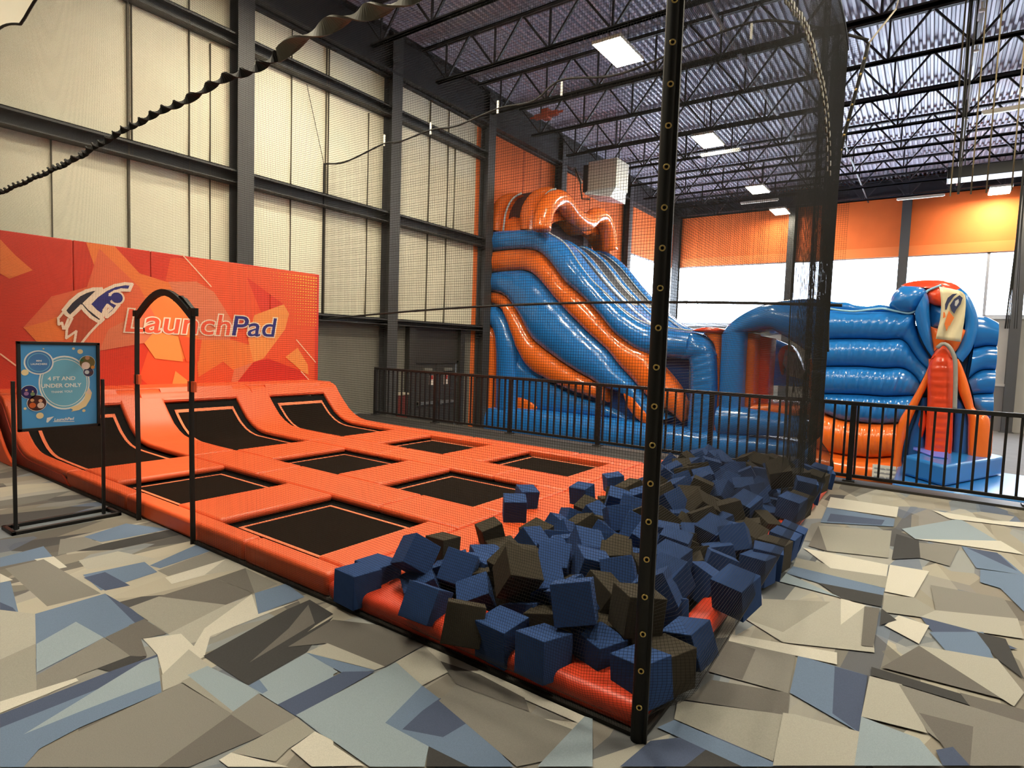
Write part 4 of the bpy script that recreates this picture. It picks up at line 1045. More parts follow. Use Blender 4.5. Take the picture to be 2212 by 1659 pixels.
stroke('rocket_logo', Q(body), .05, WH, LAY+3, closed=True); stroke('rocket_logo', Q(arm), .045, WH, LAY+3, closed=True)
stroke('rocket_logo', Q([(1130, 990), (930, 1200), (770, 1400)]), .03, WH, LAY+3); stroke('rocket_logo', Q([(550, 880), (440, 1100), (420, 1310), (640, 1160), (600, 1400)]), .03, WH, LAY+3)
stroke('rocket_logo', Q([(350, 760), (250, 880), (260, 1015), (330, 975), (360, 1105), (385, 1105), (470, 890)]), .03, WH, LAY+3)
# head disc
c = P(*q6(1520, 435), 0, XM); ed = P(*q6(1650, 435), 0, XM); rad = abs(ed.y-c.y)
for rr, M, l in ((rad*1.3, WH, LAY+4), (rad*.98, BLU, LAY+6)):
    r = MB(); r.add([(XM+.0012*l, c.y+rr*math.cos(a*PI/16), c.z+rr*math.sin(a*PI/16)) for a in range(32)], [tuple(range(32))]); r.build('rocket_logo', M, wp)
flat('rocket_logo', Q([(1300, 400), (1400, 400), (1400, 490), (1330, 520), (1250, 480)]), BLU, LAY+7)
# lettering
def letter_mtx(y, z, x):      # text plane facing +x, reading along +y
    return Matrix(((0, 0, 1, x), (1, 0, 0, y), (0, 1, 0, z), (0, 0, 0, 1)))
LR = mat('letter_red_orange', (222, 84, 50), .5)
def word(body, y, z, h, wid, M, base):
    """measure, then fit the word into width wid"""
    for off, MM, l in ((.062, WH, base), (.010, M, base+3)):
        o = bez_text(body, h*1.38, 'lettering', MM, Matrix.Identity(4), None, offset=off*h*1.0, extrude=.0005, shear=.14, sp=1.0)
        xs = [v.co.x for v in o.data.vertices]; x0, x1 = min(xs), max(xs)
        if off > .04: word.k = wid/(x1-x0); word.x0 = x0
        k = word.k
        o.data.transform(letter_mtx(y, z, XM+.0012*l) @ Matrix.Scale(k, 4, (1, 0, 0)) @ Matrix.Translation((-word.x0, 0, 0)))
        o.parent = wp; o.location = -world(wp)
word('Launch', 3.89, 1.62, .36, 1.70, LR, LAY+2)
word('Pad', 5.565, 1.62, .36, .92, BLU, LAY+3)

# ------------------------------------------------------------------ poster stand
XS = -5.86
st = empty('poster_stand', (XS, 1.82, 0), 'black metal poster stand with a blue poster, standing on the carpet before the netting', 'sign')
r = MB(); r.box((XS-.1, 1.44, 0), (XS-.07, 2.2, .03)); r.box((XS+.13, 1.44, 0), (XS+.16, 2.2, .03)); r.box((XS-.1, 1.44, 0), (XS+.16, 1.47, .03)); r.box((XS-.1, 2.17, 0), (XS+.16, 2.2, .03)); r.box((XS-.1, 1.5, 0), (XS+.0, 1.53, .03)); r.build('base', SIGNB, st, bevel=.004)
for yy in (1.505, 2.12):
    r = MB(); r.box((XS-.012, yy-.012, .0), (XS+.013, yy+.012, 1.19)); r.build('post', SIGNB, st, bevel=.003)
Y0, Y1, Z0, Z1_ = 1.53, 2.097, .785, 1.505
r = MB(); w = .024
for a, b in (((XS-.012, Y0, Z0), (XS+.018, Y1, Z0+w)), ((XS-.012, Y0, Z1_-w), (XS+.018, Y1, Z1_)), ((XS-.012, Y0, Z0), (XS+.018, Y0+w, Z1_)), ((XS-.012, Y1-w, Z0), (XS+.018, Y1, Z1_))): r.box(a, b)
r.build('frame', SIGNB, st, bevel=.003)
def pm(n, c, **k): return mat('poster_'+n, c, .35, spec=.4, **k)
r = MB(); r.box((XS-.006, Y0+.01, Z0+.01), (XS+.004, Y1-.01, Z1_-.01)); post = r.build('poster', pm('blue', (80, 160, 222)), st)
XP = XS+.0045
q2 = lambda a, b: (a/5.924, 700+b/5.924)
def pz(a, b): p = P(*q2(a, b), 0, XP); return p.y, p.z
def disc(a, b, r1, r0, M, l, ry=None, name='poster_print'):
    y, z = pz(a, b); r = MB(); n = 40; x = XP+.0006*l
    ry = ry or r1
    kz = .0
    if r0 > 0:
        v = [(x, y+s*math.cos(2*PI*i/n), z+s*ry/r1*math.sin(2*PI*i/n)) for s in (r1, r0) for i in range(n)]
        r.add(v, [(i, (i+1) % n, n+(i+1) % n, n+i) for i in range(n)])
    else: r.add([(x, y+r1*math.cos(2*PI*i/n), z+ry*math.sin(2*PI*i/n)) for i in range(n)], [tuple(range(n))])
    return r.build(name, M, post)
PW, PL, PC, PY = pm('white', (238, 242, 240)), pm('pale_blue', (116, 186, 216)), pm('cream', (240, 220, 170)), pm('mid_blue', (72, 128, 190))
disc(830, 750, .170, 0, PL, 1, .212); disc(830, 750, .178, .168, PW, 2, .224); disc(830, 750, .160, .155, PW, 2, .198)
disc(497, 492, .098, 0, PW, 3); disc(497, 492, .088, 0, PY, 4); disc(497, 492, .076, .070, PL, 5)
for a, b, s in ((1025, 352, .020), (318, 620, .024), (510, 1172, .025), (320, 1082, .010), (1072, 1107, .012), (940, 314, .010), (556, 316, .006)): disc(a, b, s, 0, PC, 3)
# photo medallions: soft colour fields
def medal(a, b, s, cols):
    disc(a, b, s*1.06, 0, PW, 6); disc(a, b, s, 0, pm('photo_%d_%d_%d' % cols[0], cols[0]), 7)
    for k, (dx, dy, q, c) in enumerate(cols[1]): disc(a+dx, b+dy, s*q, 0, pm('photo_%d_%d_%d' % c, c), 8+k)
medal(1115, 492, .056, ((110, 100, 60), [(-20, 40, .55, (226, 206, 196)), (0, -60, .3, (190, 140, 110)), (70, 60, .25, (214, 150, 70)), (-70, -30, .2, (60, 110, 70))]))
medal(1130, 615, .037, ((60, 60, 90), [(-20, 0, .45, (190, 200, 205)), (30, 10, .3, (90, 60, 60))]))
medal(370, 870, .052, ((42, 40, 96), [(-35, 20, .3, (150, 110, 160)), (45, 25, .28, (120, 140, 100)), (-35, -25, .16, (200, 160, 130)), (45, -10, .12, (200, 160, 130))]))
medal(470, 1010, .062, ((74, 40, 40), [(-55, 30, .35, (214, 104, 50)), (50, 30, .38, (230, 205, 190)), (-60, -35, .2, (214, 160, 120)), (45, -30, .22, (222, 170, 140))]))
# comet
def ppoly(l, M, lay):
    r = MB(); r.add([(XP+.0006*lay, *pz(a, b)) for a, b in l], [tuple(range(len(l)))]); return r.build('poster_print', M, post)
ppoly([(890, 1070), (1000, 1035), (1080, 960), (1090, 880), (1140, 815), (1175, 880), (1160, 950), (1100, 1050), (1010, 1100), (910, 1120), (930, 1095)], PC, 4)
disc(1135, 870, .018, 0, pm('pale_pink', (236, 214, 200)), 6)
def ptext(body, a, b, size, M=PW, align='CENTER', off=.0, lay=6, shear=0):
    y, z = pz(a, b)
    bez_text(body, size, 'poster_text', M, letter_mtx(y, z, XP+.0006*lay), post, offset=off, extrude=.0001, align=align, shear=shear)
ptext('4 FT AND', 790, 718, .044, off=.0012); ptext('UNDER ONLY', 785, 808, .044, off=.0012); ptext('THANK YOU!', 790, 878, .024, off=.0005)
ptext('MINI', 497, 480, .018, off=.0005); ptext('LAUNCHERS', 497, 522, .019, off=.0005); ptext('LaunchPad', 818, 1232, .032, off=.001, shear=.15)
ppoly([(590, 1255), (600, 1200), (690, 1180), (640, 1230), (610, 1262)], PW, 5); ppoly([(680, 1245), (950, 1240), (950, 1248), (680, 1253)], PW, 5)
# ------------------------------------------------------------------ safety netting (real twine)
def strands(r, o, u, L, zlo, zhi, pu, pz_, th, gaps=(), off=None):
    """square net in the vertical plane o + s*u; zlo(s), zhi(s) bound it; gaps = openings; off(s,z) = how far it is pushed out"""
    u = Vector(u).normalized(); n = Vector((-u.y, u.x, 0)); h = th/2
    def pt(s, z):
        p = o+u*s; d = off(s, z) if off else 0
        return Vector((p.x+n.x*d, p.y+n.y*d, z))
    def seg(a, b):
        d = (b-a).normalized(); e = d.cross(n).normalized()
        r.add([a+n*h, a+e*h, a-n*h, a-e*h, b+n*h, b+e*h, b-n*h, b-e*h], [(0, 1, 5, 4), (1, 2, 6, 5), (2, 3, 7, 6), (3, 0, 4, 7)])
    ZB = [.08, .16, .24, .34, .46, .6]
    s = 0
    while s <= L:
        lo = zlo(s)
        for a, b, f in gaps:
            if a < s < b: lo = f(s)
        zs = [lo]
        if off and off(s, .2): zs += [z for z in ZB if z > lo+.01]
        zs.append(zhi(s))
        for a, b in zip(zs, zs[1:]): seg(pt(s, a), pt(s, b))
        s += pu
    z = min(zlo(0), zlo(L)); zt = max(zhi(L*i/40) for i in range(41))
    N = 120
    while z < zt:
        run = None; low = off is not None and z < .62
        for i in range(N+1):
            s = L*i/N; ok = zlo(s)-.001 <= z <= zhi(s)
            for a, b, f in gaps:
                if a < s < b and z < f(s): ok = False
            if ok and run is None: run = s
            elif run is not None and (not ok or i == N or (low and i % 3 == 0 and off(s, z))):
                e = s if ok else L*(i-1)/N
                if e > run: seg(pt(run, z), pt(e, z))
                run = e if (ok and i < N) else None
        z += pz_
YN = 2.235
TH = .0013
DX0, DX1 = -5.46, -4.54
def arch(s):
    x = -9.35+s; t = (x-DX0)/(DX1-DX0)
    return 1.74+.19*max(0, math.sin(PI*min(1, max(0, t))))
def topf(s):
    x = -9.35+s; k = 1.62; return 4.86+.16*abs(math.cos(PI*(x+9.0)/k))
def FO(s, z):
    x = -9.35+s
    if x < -2.95 or z > .6: return 0
    return -.14*max(0, math.sin(PI*max(0, min(1, (z-.07)/.53))**.7))*min(1, (x+2.95)/.9)**1.5*min(1, max(0, -.87-x)/.12)
fn = empty('front_safety_net', (-5, YN, 0), 'fine black safety net wall along the front of the trampolines, with an arched opening', 'safety net')
r = MB(); strands(r, Vector((-9.35, YN, 0)), (1, 0, 0), 8.48, lambda s: 0.01, topf, .0125, .0125, TH, [(DX0+9.35, DX1+9.35, arch)], FO); r.build('net_mesh', NETM, fn)
r = MB(); pts = [Vector((-9.35+8.48*i/60, YN, topf(8.48*i/60))) for i in range(61)]; r.tube(pts, .014, 6); r.build('top_rope', ROPE, fn)
r = MB(); r.box((-9.3, YN, 0), (DX0, YN+.022, .016)); r.box((DX1, YN, 0), (-.87, YN+.022, .018)); r.build('bottom_hem', WEB, fn)
for x in (DX0, DX1):
    r = MB(); pts = [Vector((x+.01*math.sin(z*3.1+x), YN, z)) for z in [i*.1 for i in range(18)]+[1.78]]
    for a, b in zip(pts, pts[1:]): r.bar(a, b, .034, .014)
    r.build('opening_strap', WEB, fn)
    r = MB(); r.box((x-.05, YN-.012, 1.17), (x+.045, YN+.012, 1.25)); r.build('orange_tie', ORANGE, fn)
r = MB(); n = 14; pp = [Vector((DX0+(DX1-DX0)*i/n, YN, 1.74+.19*math.sin(PI*i/n))) for i in range(n+1)]
for a, b in zip(pp, pp[1:]): r.bar(a, b, .03, .05)
r.box((DX0-.05, YN-.015, 1.74), (DX0+.03, YN+.012, 1.79)); r.box((DX1-.03, YN-.015, 1.74), (DX1+.07, YN+.012, 1.8))
for i in (1, 2, 3): r.prism([(DX1-.0, YN, 1.79), (DX1-.14, YN, 1.79+.03*i), (DX1-.3, YN, 1.86), (DX1-.2, YN, 1.9)], (0, .01*i, 0))
r.build('opening_arch', WEB, fn)
# twisted webbing strap laced across the net
def twisted(pts, w, t, step, name, M):
    r = MB(); n = max(2, int(sum((b-a).length for a, b in zip(pts, pts[1:]))/.02)); q = crom(pts, n); v = []
    yv = Vector((0, 1, 0)); ph = 0
    for i, p in enumerate(q):
        ph += .02*2*PI/step*(.5+.5*abs(math.sin(i*.011))); d = (q[min(i+1, n-1)]-q[max(i-1, 0)]).normalized(); up = yv.cross(d)
        e = (up*math.cos(ph)+yv*math.sin(ph))*w/2; f_ = d.cross(e).normalized()*t/2; p = p+Vector((0, 0, .006*math.sin(ph*.5)))
        v += [p+e+f_, p-e+f_, p-e-f_, p+e-f_]
    r.add(v, [(i*4+a, i*4+(a+1) % 4, i*4+4+(a+1) % 4, i*4+4+a) for i in range(n-1) for a in range(4)])
    return r.build(name, M, fn)
sp = [P(x, y, 1, YN-.02) for x, y in ((-60, 440), (0, 415), (150, 348), (200, 318), (300, 262), (400, 215), (480, 172), (540, 150), (600, 120), (650, 85), (700, 62), (760, 35), (870, -2))]+[Vector((-1.7, YN-.02, 3.45)), Vector((-.9, YN-.02, 3.5))]
twisted(sp[:9], .062, .012, .26, 'twisted_strap', WEB); twisted(sp[8:], .085, .012, .5, 'worn_strap', mat('worn_webbing', (92, 88, 74), .6))
# side net, seen at a grazing angle
A0, A1 = Vector((-.875, 2.24, 0)), Vector((-1.08, 8.4, 0)); U = (A1-A0); LU = U.length; U.normalize()
sn = empty('side_safety_net', (-.9, 5, 0), 'dark safety net wall down the right side of the foam pit', 'safety net')
r = MB(); strands(r, A0, U, LU, lambda s: .01, lambda s: 5.3+.12*abs(math.cos(s*1.7)), .0125, .0125, .0012, (), lambda s, z: 0 if z > .6 else -.19*max(0, math.sin(PI*max(0, min(1, (z-.07)/.53))**.7))*min(1, s/.15)*min(1, (LU-s)/.3)); r.build('net_mesh', NETM, sn)
r = MB(); r.tube([A0+U*(LU*i/50)+Vector((0, 0, 5.3+.12*abs(math.cos(LU*i/50*1.7)))) for i in range(51)], .014, 6); r.build('top_rope', ROPE, sn)
r = MB()
for i in range(60):
    s0, s1 = LU*i/60, LU*(i+1)/60; w0, w1 = .02*math.sin(s0*2.3), .02*math.sin(s1*2.3)
    a = A0+U*s0+Vector((w0+.0, 0, .012)); b = A0+U*s1+Vector((w1, 0, .012)); r.bar(a, b, .025, .02)
r.build('bottom_hem', WEB, sn)
# gathered folds of spare net at the far end
for k, (L_, am, fr) in enumerate(((2.6, .035, 5.0), (1.9, .05, 8.0), (1.0, .03, 15.0))):
    r = MB()
    o_ = A0+U*(LU-L_); n_ = Vector((-U.y, U.x, 0))
    M_ = int(L_/.0125); zs = [0.05, .7, 1.4, 2.1, 2.8, 3.5, 4.2, 5.22]
    def fp(sv, z): return o_+U*sv+n_*(.01+am*(1+math.sin(sv*fr+z*.5+k)))+Vector((0, 0, z))
    def sg(a, b, h=.0007):
        d = (b-a).normalized(); e = d.cross(n_).normalized()
        r.add([a+n_*h, a+e*h, a-n_*h, a-e*h, b+n_*h, b+e*h, b-n_*h, b-e*h], [(0, 1, 5, 4), (1, 2, 6, 5), (2, 3, 7, 6), (3, 0, 4, 7)])
    for q_ in range(M_):
        sv = q_*.0125
        for a_, b_ in zip(zs, zs[1:]): sg(fp(sv, a_), fp(sv, b_))
    z = .06
    while z < 5.2:
        nn_ = int(L_/.12)
        for q_ in range(nn_): sg(fp(L_*q_/nn_, z), fp(L_*(q_+1)/nn_, z))
        z += .0125
    r.build('net_fold', NETM, sn)
pts = [P(x, y, 0, -.93) for x, y in ((1700, -3), (1716, 22), (1735, 47), (1752, 90), (1765, 140), (1778, 190), (1786, 250), (1790, 320), (1790, 380))]
def chain(pts, parent):
    r = MB(); L = 0; n = int(sum((b-a).length for a, b in zip(pts, pts[1:]))/.045); q = crom(pts, n)
    for k, (a, b) in enumerate(zip(q, q[1:])):
        o = Vector((.012*((k % 2)*2-1), 0, 0)); r.bar(a+o, b+o, .01, .028+.02*(k % 3 == 0))
    return r.build('twisted_strap', mat('worn_webbing', (92, 88, 74), .6), parent)
chain(pts, sn)
# corner post sleeve with brass grommets
cp = empty('corner_post', (-.875, 2.235, 0), 'tall black corner post of the netting, a column of brass grommets down its sleeve', 'post')
r = MB(); r.tube([(-.885, 2.235, z) for z in (0, 1, 2, 3, 4, 5.35)], .030, 14); r.build('sleeve', WEB, cp)
r = MB(); r.box((-.86, 2.225, 0), (-.845, 2.235, 5.3)); r.build('sleeve_flap', WEB, cp)
g0 = None; z = .155
gd = Vector((.885, -2.235, 0)).normalized(); gu = Vector((0, 0, 1)); gr = gd.cross(gu)
while z < 5.2:
    c = Vector((-.885, 2.235, z))+gd*.0315
    if g0 is None:
        t = MB(); v = []
        for i in range(14):
            a = 2*PI*i/14
            for j in range(6):
                b = 2*PI*j/6; R_ = .0095+.0032*math.cos(b); v.append(gr*(R_*math.cos(a))+gu*(R_*math.sin(a))+gd*(.0032*math.sin(b)))
        t.add(v, [(i*6+j, ((i+1) % 14)*6+j, ((i+1) % 14)*6+(j+1) % 6, i*6+(j+1) % 6) for i in range(14) for j in range(6)], 0, True)
        t.tube([gd*-.001, gd*.001], .0065, 10, mi=1)
        g0 = t.build('grommet', [BRASS, GAP], cp); g0.location = c-cp.location
    else:
        o = g0.copy(); COL.objects.link(o); o.parent = cp; o.location = c-cp.location
    z += .1535
# back net across the hall, roped to the joists
bn = empty('back_safety_net', (-6, 8.4, 3), 'wide black safety net hung between the left wall and the far corner above the railing', 'safety net')
XB0, XB1 = -11.25, -.95
TP = [(-11.25, 5.48), (-10.5, 5.42), (-9.32, 5.60), (-8.9, 5.56), (-8.04, 5.64), (-7.4, 5.6), (-6.45, 5.72), (-5.7, 5.7), (-5.19, 5.92), (-4.3, 5.78), (-3.68, 5.82), (-3.1, 5.92), (-2.19, 6.0), (-1.5, 5.75), (-.87, 5.42)]
TC = crom([Vector((x, 8.4, z)) for x, z in TP], 90)
def tz(s):
    x = XB0+s
    for a, b in zip(TC, TC[1:]):
        if a.x <= x <= b.x: return a.z+(b.z-a.z)*(x-a.x)/max(1e-6, b.x-a.x)
    return TC[-1].z
BZ = lambda s: 2.05+.28*math.sin(min(1, s/(XB1-XB0))*PI*.75)
r = MB(); strands(r, Vector((XB0, 8.4, 0)), (1, 0, 0), XB1-XB0, BZ, tz, .026, .026, .0022); r.build('net_mesh', NETM, bn)
r = MB(); r.tube(TC, .018, 6); r.build('top_rope', ROPE, bn)
r = MB(); r.tube([Vector((XB0+(XB1-XB0)*i/50, 8.4, BZ((XB1-XB0)*i/50))) for i in range(51)], .02, 6); r.build('bottom_rope', ROPE, bn)
r = MB(); r.tube([Vector((XB0, 8.4, z)) for z in (2.05, 3, 4, 5, 5.48)], .016, 6); r.tube([(XB0, 8.4, 5.48), (-11.2, 7.9, 7.0)], .006, 5); r.build('side_rope', ROPE, bn)
for x, y in ((830, 315), (930, 290), (1075, 245), (1213, 207), (1622, 85)):
    p = P(x, y, 1, 8.4); r = MB(); r.bar((p.x, 8.4, p.z), (p.x, 8.4, p.z+.22), .022, .03); r.build('hanging_tie', WHITE, bn)
# slanting lacing rope at the far right corner of the netting
lc = empty('lacing_rope', (-.9, 8.3, 0), 'slanting black rope edge laced with brass rings at the far corner of the netting', 'rope')
LP = [P(x, y, 1, 8.45) for x, y in ((1876, 94), (1862, 150), (1848, 200), (1835, 250), (1822, 300), (1812, 350), (1805, 400), (1799, 455), (1792, 540), (1788, 640), (1787, 760))]
r = MB(); r.tube(crom(LP, 40), .022, 6); r.build('rope', WEB, lc)
q = crom(LP, 22)
for i, p in enumerate(q[1:12]):
    r = MB(); r.tube([p+Vector((-.005, -.024, -.012)), p+Vector((.005, -.024, .012))], .011, 8); r.build('grommet', BRASS, lc)
r = MB(); a = P(1876, 94, 1, 8.45); b = P(1935, 20, 1, 8.9); r.tube([a, b], .012, 6); r.tube([b, b+Vector((.05, .2, .4))], .006, 5); r.build('tie_rope', mat('pale_rope', (170, 160, 140), .7), lc)
# hanging gathered nets and ropes at the right edge
def hang(px, w, y, label, zt=8.9, zb=3.0, M=None):
    p = P(px, 470, 1, y); r = MB(); random.seed(px)
    for i in range(max(1, int(w/.02))):
        o = random.uniform(-w/2, w/2); pts = [Vector((p.x+o*(.6+.4*math.sin(z)), y+random.uniform(-.02, .02), z)) for z in (zb, zb+1.5, zb+3, zt)]
        for a, b in zip(pts, pts[1:]): r.bar(a, b, .012, .012)
    if w < .03: r.tube([Vector((p.x, y, zb)), Vector((p.x, y, zt))], .012, 6)
    return tag(r.build('gathered_net' if w > .03 else 'hanging_rope', M or WEB), label, 'net' if w > .03 else 'rope')
hang(2066, .16, 13.4, 'black gathered net bundle hanging at the right, below the black duct', 8.4, 4.6)
hang(2204, .2, 13.4, 'black gathered net bundle cut by the right edge of the photo', 8.9, 2.2)
for px, t in ((2049, 'left of the black net bundle'), (2093, 'just right of the black net bundle'), (2126, 'pale, midway between the two net bundles'), (2180, 'thin, near the right edge of the photo')):
    hang(px, .02, 13.5, 'thin rope hanging from the roof, '+t, 8.9, 4.6, mat('dull_rope', (96, 84, 60), .8))

# ------------------------------------------------------------------ inflatables
c3 = lambda a, b: (1020+a/2.989, 380+b/2.989)
def band(name, up, lo, Y, M, par, cv=c3, bulge=.28, n=40, k=8, depth=.5, seam=True, ridge=0):
    """inflated tube between two edge curves traced on the plane y=Y"""
    U_ = crom([P(*cv(*p), 1, Y) for p in up], n); D_ = crom([P(*cv(*p), 1, Y) for p in lo], n)
    v = []
    for i in range(n):
        a, b = U_[i], D_[i]
        bl = min(bulge, (a-b).length*.5)*(1-.10*ridge*abs(math.sin(i*.9)))
        for j in range(k+1):
            t = j/k; p = a.lerp(b, .5-.5*math.cos(PI*t)); v.append((p.x, Y-bl*math.sin(PI*t), p.z))
        v.append((b.x, Y+depth, b.z)); v.append((a.x, Y+depth, a.z))
    w = k+3; f = []
    for i in range(n-1):
        for j in range(w): f.append((i*w+j, (i+1)*w+j, (i+1)*w+(j+1) % w, i*w+(j+1) % w))
    f.append(tuple(range(w))[::-1]); f.append(tuple((n-1)*w+j for j in range(w)))
    r = MB(); r.add(v, f, 0, True); o = r.build(name, M, par); fixn(o); o.data.set_sharp_from_angle(angle=1.0); return o
def puff(name, poly, Y, M, par, cv=c3, bulge=.15, depth=.4, n=5, smooth=4):
    pts = [P(*cv(*p), 1, Y) for p in poly]
    if smooth:
        q = crom(pts+[pts[0]], len(pts)*smooth+1)[:-1]; pts = q
    c = sum(pts, Vector())/len(pts); N = len(pts); v = []; f = []
    for k in range(n+1):
        s = 1-.93*(k/n)**1.6; d = bulge*math.sin(PI/2*min(1, k/n))
        for p in pts: w = c.lerp(p, s); v.append((w.x, Y-d, w.z))
    for k in range(n):
        for i in range(N): f.append((k*N+i, k*N+(i+1) % N, (k+1)*N+(i+1) % N, (k+1)*N+i))
    f.append(tuple(n*N+i for i in range(N)))
    b = len(v)
    for p in pts: v.append((p.x, Y+depth, p.z))
    for i in range(N): f.append((i, b+i, b+(i+1) % N, (i+1) % N))
    f.append(tuple(b+i for i in range(N))[::-1])
    r = MB(); r.add(v, f, 0, True); o = r.build(name, M, par); fixn(o); o.data.set_sharp_from_angle(angle=1.0); return o
YS = 14.5
sl = empty('inflatable_slide', (-8, YS, ZL), 'huge blue and orange inflatable slide with wavy stripes and an orange double arch on top', 'inflatable slide')
e12 = [(95, 495), (250, 478), (370, 474), (450, 500), (530, 580), (600, 680), (720, 785), (830, 900), (930, 1020), (1050, 1100)]
e23 = [(95, 628), (250, 612), (350, 612), (430, 660), (540, 790), (640, 900), (760, 1020), (880, 1130), (960, 1230), (1060, 1340), (1130, 1430), (1200, 1500)]
e34 = [(95, 748), (170, 755), (240, 795), (320, 920), (390, 1050), (510, 1150), (640, 1240), (800, 1330), (870, 1370)]
e45 = [(95, 820), (150, 830), (210, 880), (255, 1000), (300, 1130), (370, 1240), (480, 1310), (640, 1385), (780, 1430), (875, 1462)]
# base and infill behind the stripes
r = MB(); prof = [P(*c3(a, b), 1, YS+.15) for a, b in ((95, 400), (430, 385), (520, 430), (740, 690), (990, 930), (1400, 1060), (1400, 1600), (80, 1600))]
r.prism([(p.x, YS+.2, p.z if i < 6 else ZL) for i, p in enumerate(prof)], (0, .5, 0)); fixn(r.build('side_infill', mat('inflatable_deep_blue_vinyl', (22, 60, 118), .3), sl))
band('stripe_tube', [(95, 365), (250, 352), (430, 350), (520, 385), (610, 450), (720, 590), (830, 720), (940, 830), (1060, 925), (1200, 985), (1420, 1010)],
     e12[:9]+[(1080, 1130), (1210, 1165), (1400, 1185)], YS, IBLUE, sl, bulge=.34, ridge=1)
band('stripe_tube', e12+[(1150, 1140), (1230, 1230), (1300, 1310), (1345, 1375), (1385, 1470), (1375, 1580)], e23[:10]+[(1130, 1420), (1210, 1480), (1290, 1530), (1350, 1590)], YS, IORNG, sl, bulge=.3, ridge=1)
band('stripe_tube', e23+[(1290, 1560)], e34+[(960, 1400), (1040, 1480), (1150, 1600)], YS, IBLUE, sl, bulge=.34, ridge=1)
band('stripe_tube', e34+[(870, 1400)], e45, YS, IORNG, sl, bulge=.26, ridge=1)
band('stripe_tube', [(95, 822), (160, 845), (215, 900), (255, 1000), (280, 1100), (287, 1300), (287, 1500)], [(85, 940), (120, 960), (148, 1010), (158, 1080), (160, 1200), (158, 1350), (156, 1500)], YS, IBLUE, sl, bulge=.24)
band('stripe_tube', [(60, 935), (100, 945), (140, 985), (158, 1050), (160, 1200), (157, 1350), (156, 1500)], [(40, 940), (50, 1000), (60, 1060), (60, 1200), (60, 1300), (60, 1400), (60, 1500)], YS, IORNG, sl, bulge=.2)
band('stripe_tube', [(287, 1180), (360, 1260), (480, 1330), (640, 1410), (780, 1460), (900, 1500), (1000, 1560)], [(287, 1480), (360, 1500), (480, 1520), (640, 1540), (780, 1550), (900, 1560), (1000, 1590)], YS+.1, IBLUE, sl, bulge=.15)
puff('stripe_patch', [(290, 1430), (340, 1440), (410, 1490), (400, 1520), (290, 1510)], YS-.05, IORNG, sl, bulge=.05, smooth=2)
puff('stripe_patch', [(975, 1395), (1040, 1400), (1100, 1480), (1200, 1590), (1180, 1612), (1090, 1590), (1000, 1490)], YS-.15, IORNG, sl, bulge=.1, smooth=2)
band('base_tube', [(60, 1490), (300, 1500), (600, 1530), (900, 1565), (1200, 1600), (1500, 1640), (1800, 1660)], [(60, 1700), (300, 1712), (600, 1740), (900, 1765), (1200, 1790), (1500, 1815), (1800, 1840)], YS-.1, IBLUE, sl, bulge=.3)
# exit arch column at the right end
band('exit_column', [(1400, 1180), (1412, 1250), (1412, 1330), (1410, 1420), (1400, 1520), (1390, 1640)], [(1560, 1110), (1575, 1180), (1580, 1280), (1580, 1400), (1575, 1500), (1560, 1650)], YS, IBLUE, sl, bulge=.3, ridge=1)
puff('exit_corner', [(1395, 1010), (1450, 1018), (1510, 1050), (1555, 1110), (1572, 1180), (1400, 1185), (1340, 1170)], YS, IBLUE, sl, bulge=.3, depth=.5, smooth=2)
# piping line
pl = [P(*c3(a, b), 1, YS-.1) for a, b in ((95, 368), (430, 352), (520, 382), (610, 448), (740, 636), (860, 755), (990, 875), (1120, 950), (1250, 978), (1420, 1000))]
r = MB(); r.tube(crom(pl, 60), .022, 6); r.build('piping', PIPE, sl)
# sliding surface: lanes and dividers running down from the platform
YE = 18.8
prof = [(-11.2, 4.95), (-9.75, 4.95), (-9.29, 4.9), (-8.65, 4.45), (-7.92, 3.66), (-7.33, 3.1), (-6.71, 2.6), (-6.13, 2.3), (-4.98, 2.1)]
cr = crom([Vector((x, 0, z)) for x, z in prof], 48)
def slope(name, y0, y1, dz, M, i0, i1, arcz=.0, k=6, th=.3):
    r = MB(); v = []; q = cr[i0:i1+1]
    for p in q:
        for j in range(k+1):
            t = j/k; v.append((p.x, y0+(y1-y0)*t, p.z+dz+arcz*math.sin(PI*t)))
        v.append((p.x, y1, p.z+dz-th)); v.append((p.x, y0, p.z+dz-th))
    w = k+3; f = [(a*w+j, (a+1)*w+j, (a+1)*w+(j+1) % w, a*w+(j+1) % w) for a in range(len(q)-1) for j in range(w)]
    f += [tuple(range(w))[::-1], tuple((len(q)-1)*w+j for j in range(w))]
    r.add(v, f, 0, True); o = r.build(name, M, sl); fixn(o); o.data.set_sharp_from_angle(angle=1.0); return o
slope('near_rail', YS, YS+.38, -.12, IBLUE, 8, 47, .1)
slope('far_rail', YE-.6, YE, -.1, IBLUE, 8, 47, .12)
lanes = [YS+.42, YS+1.63, YS+2.84]
for i in range(3):
    a, b = lanes[i], lanes[i]+.8
    slope('slide_lane', a, b, -.13, IDARK, 11, 30, -.02); slope('slide_lane', a, b, -.13, IBLUE, 30, 47, -.02)
    slope('lane_divider', b, lanes[i+1] if i < 2 else YE-.6, -.14, IBLUE, 10, 47, .12)
r = MB()
for i in range(3):
    for yy in (lanes[i]+.0, lanes[i]+.8): r.tube([Vector((p.x, yy, p.z-.09)) for p in cr[10:47]], .02, 5)
r.build('lane_piping', PIPE, sl)
r = MB(); r.box((-11.2, YS+.1, ZL), (-9.3, YE, 4.8)); r.build('platform', IBLUE, sl, bevel=.08)
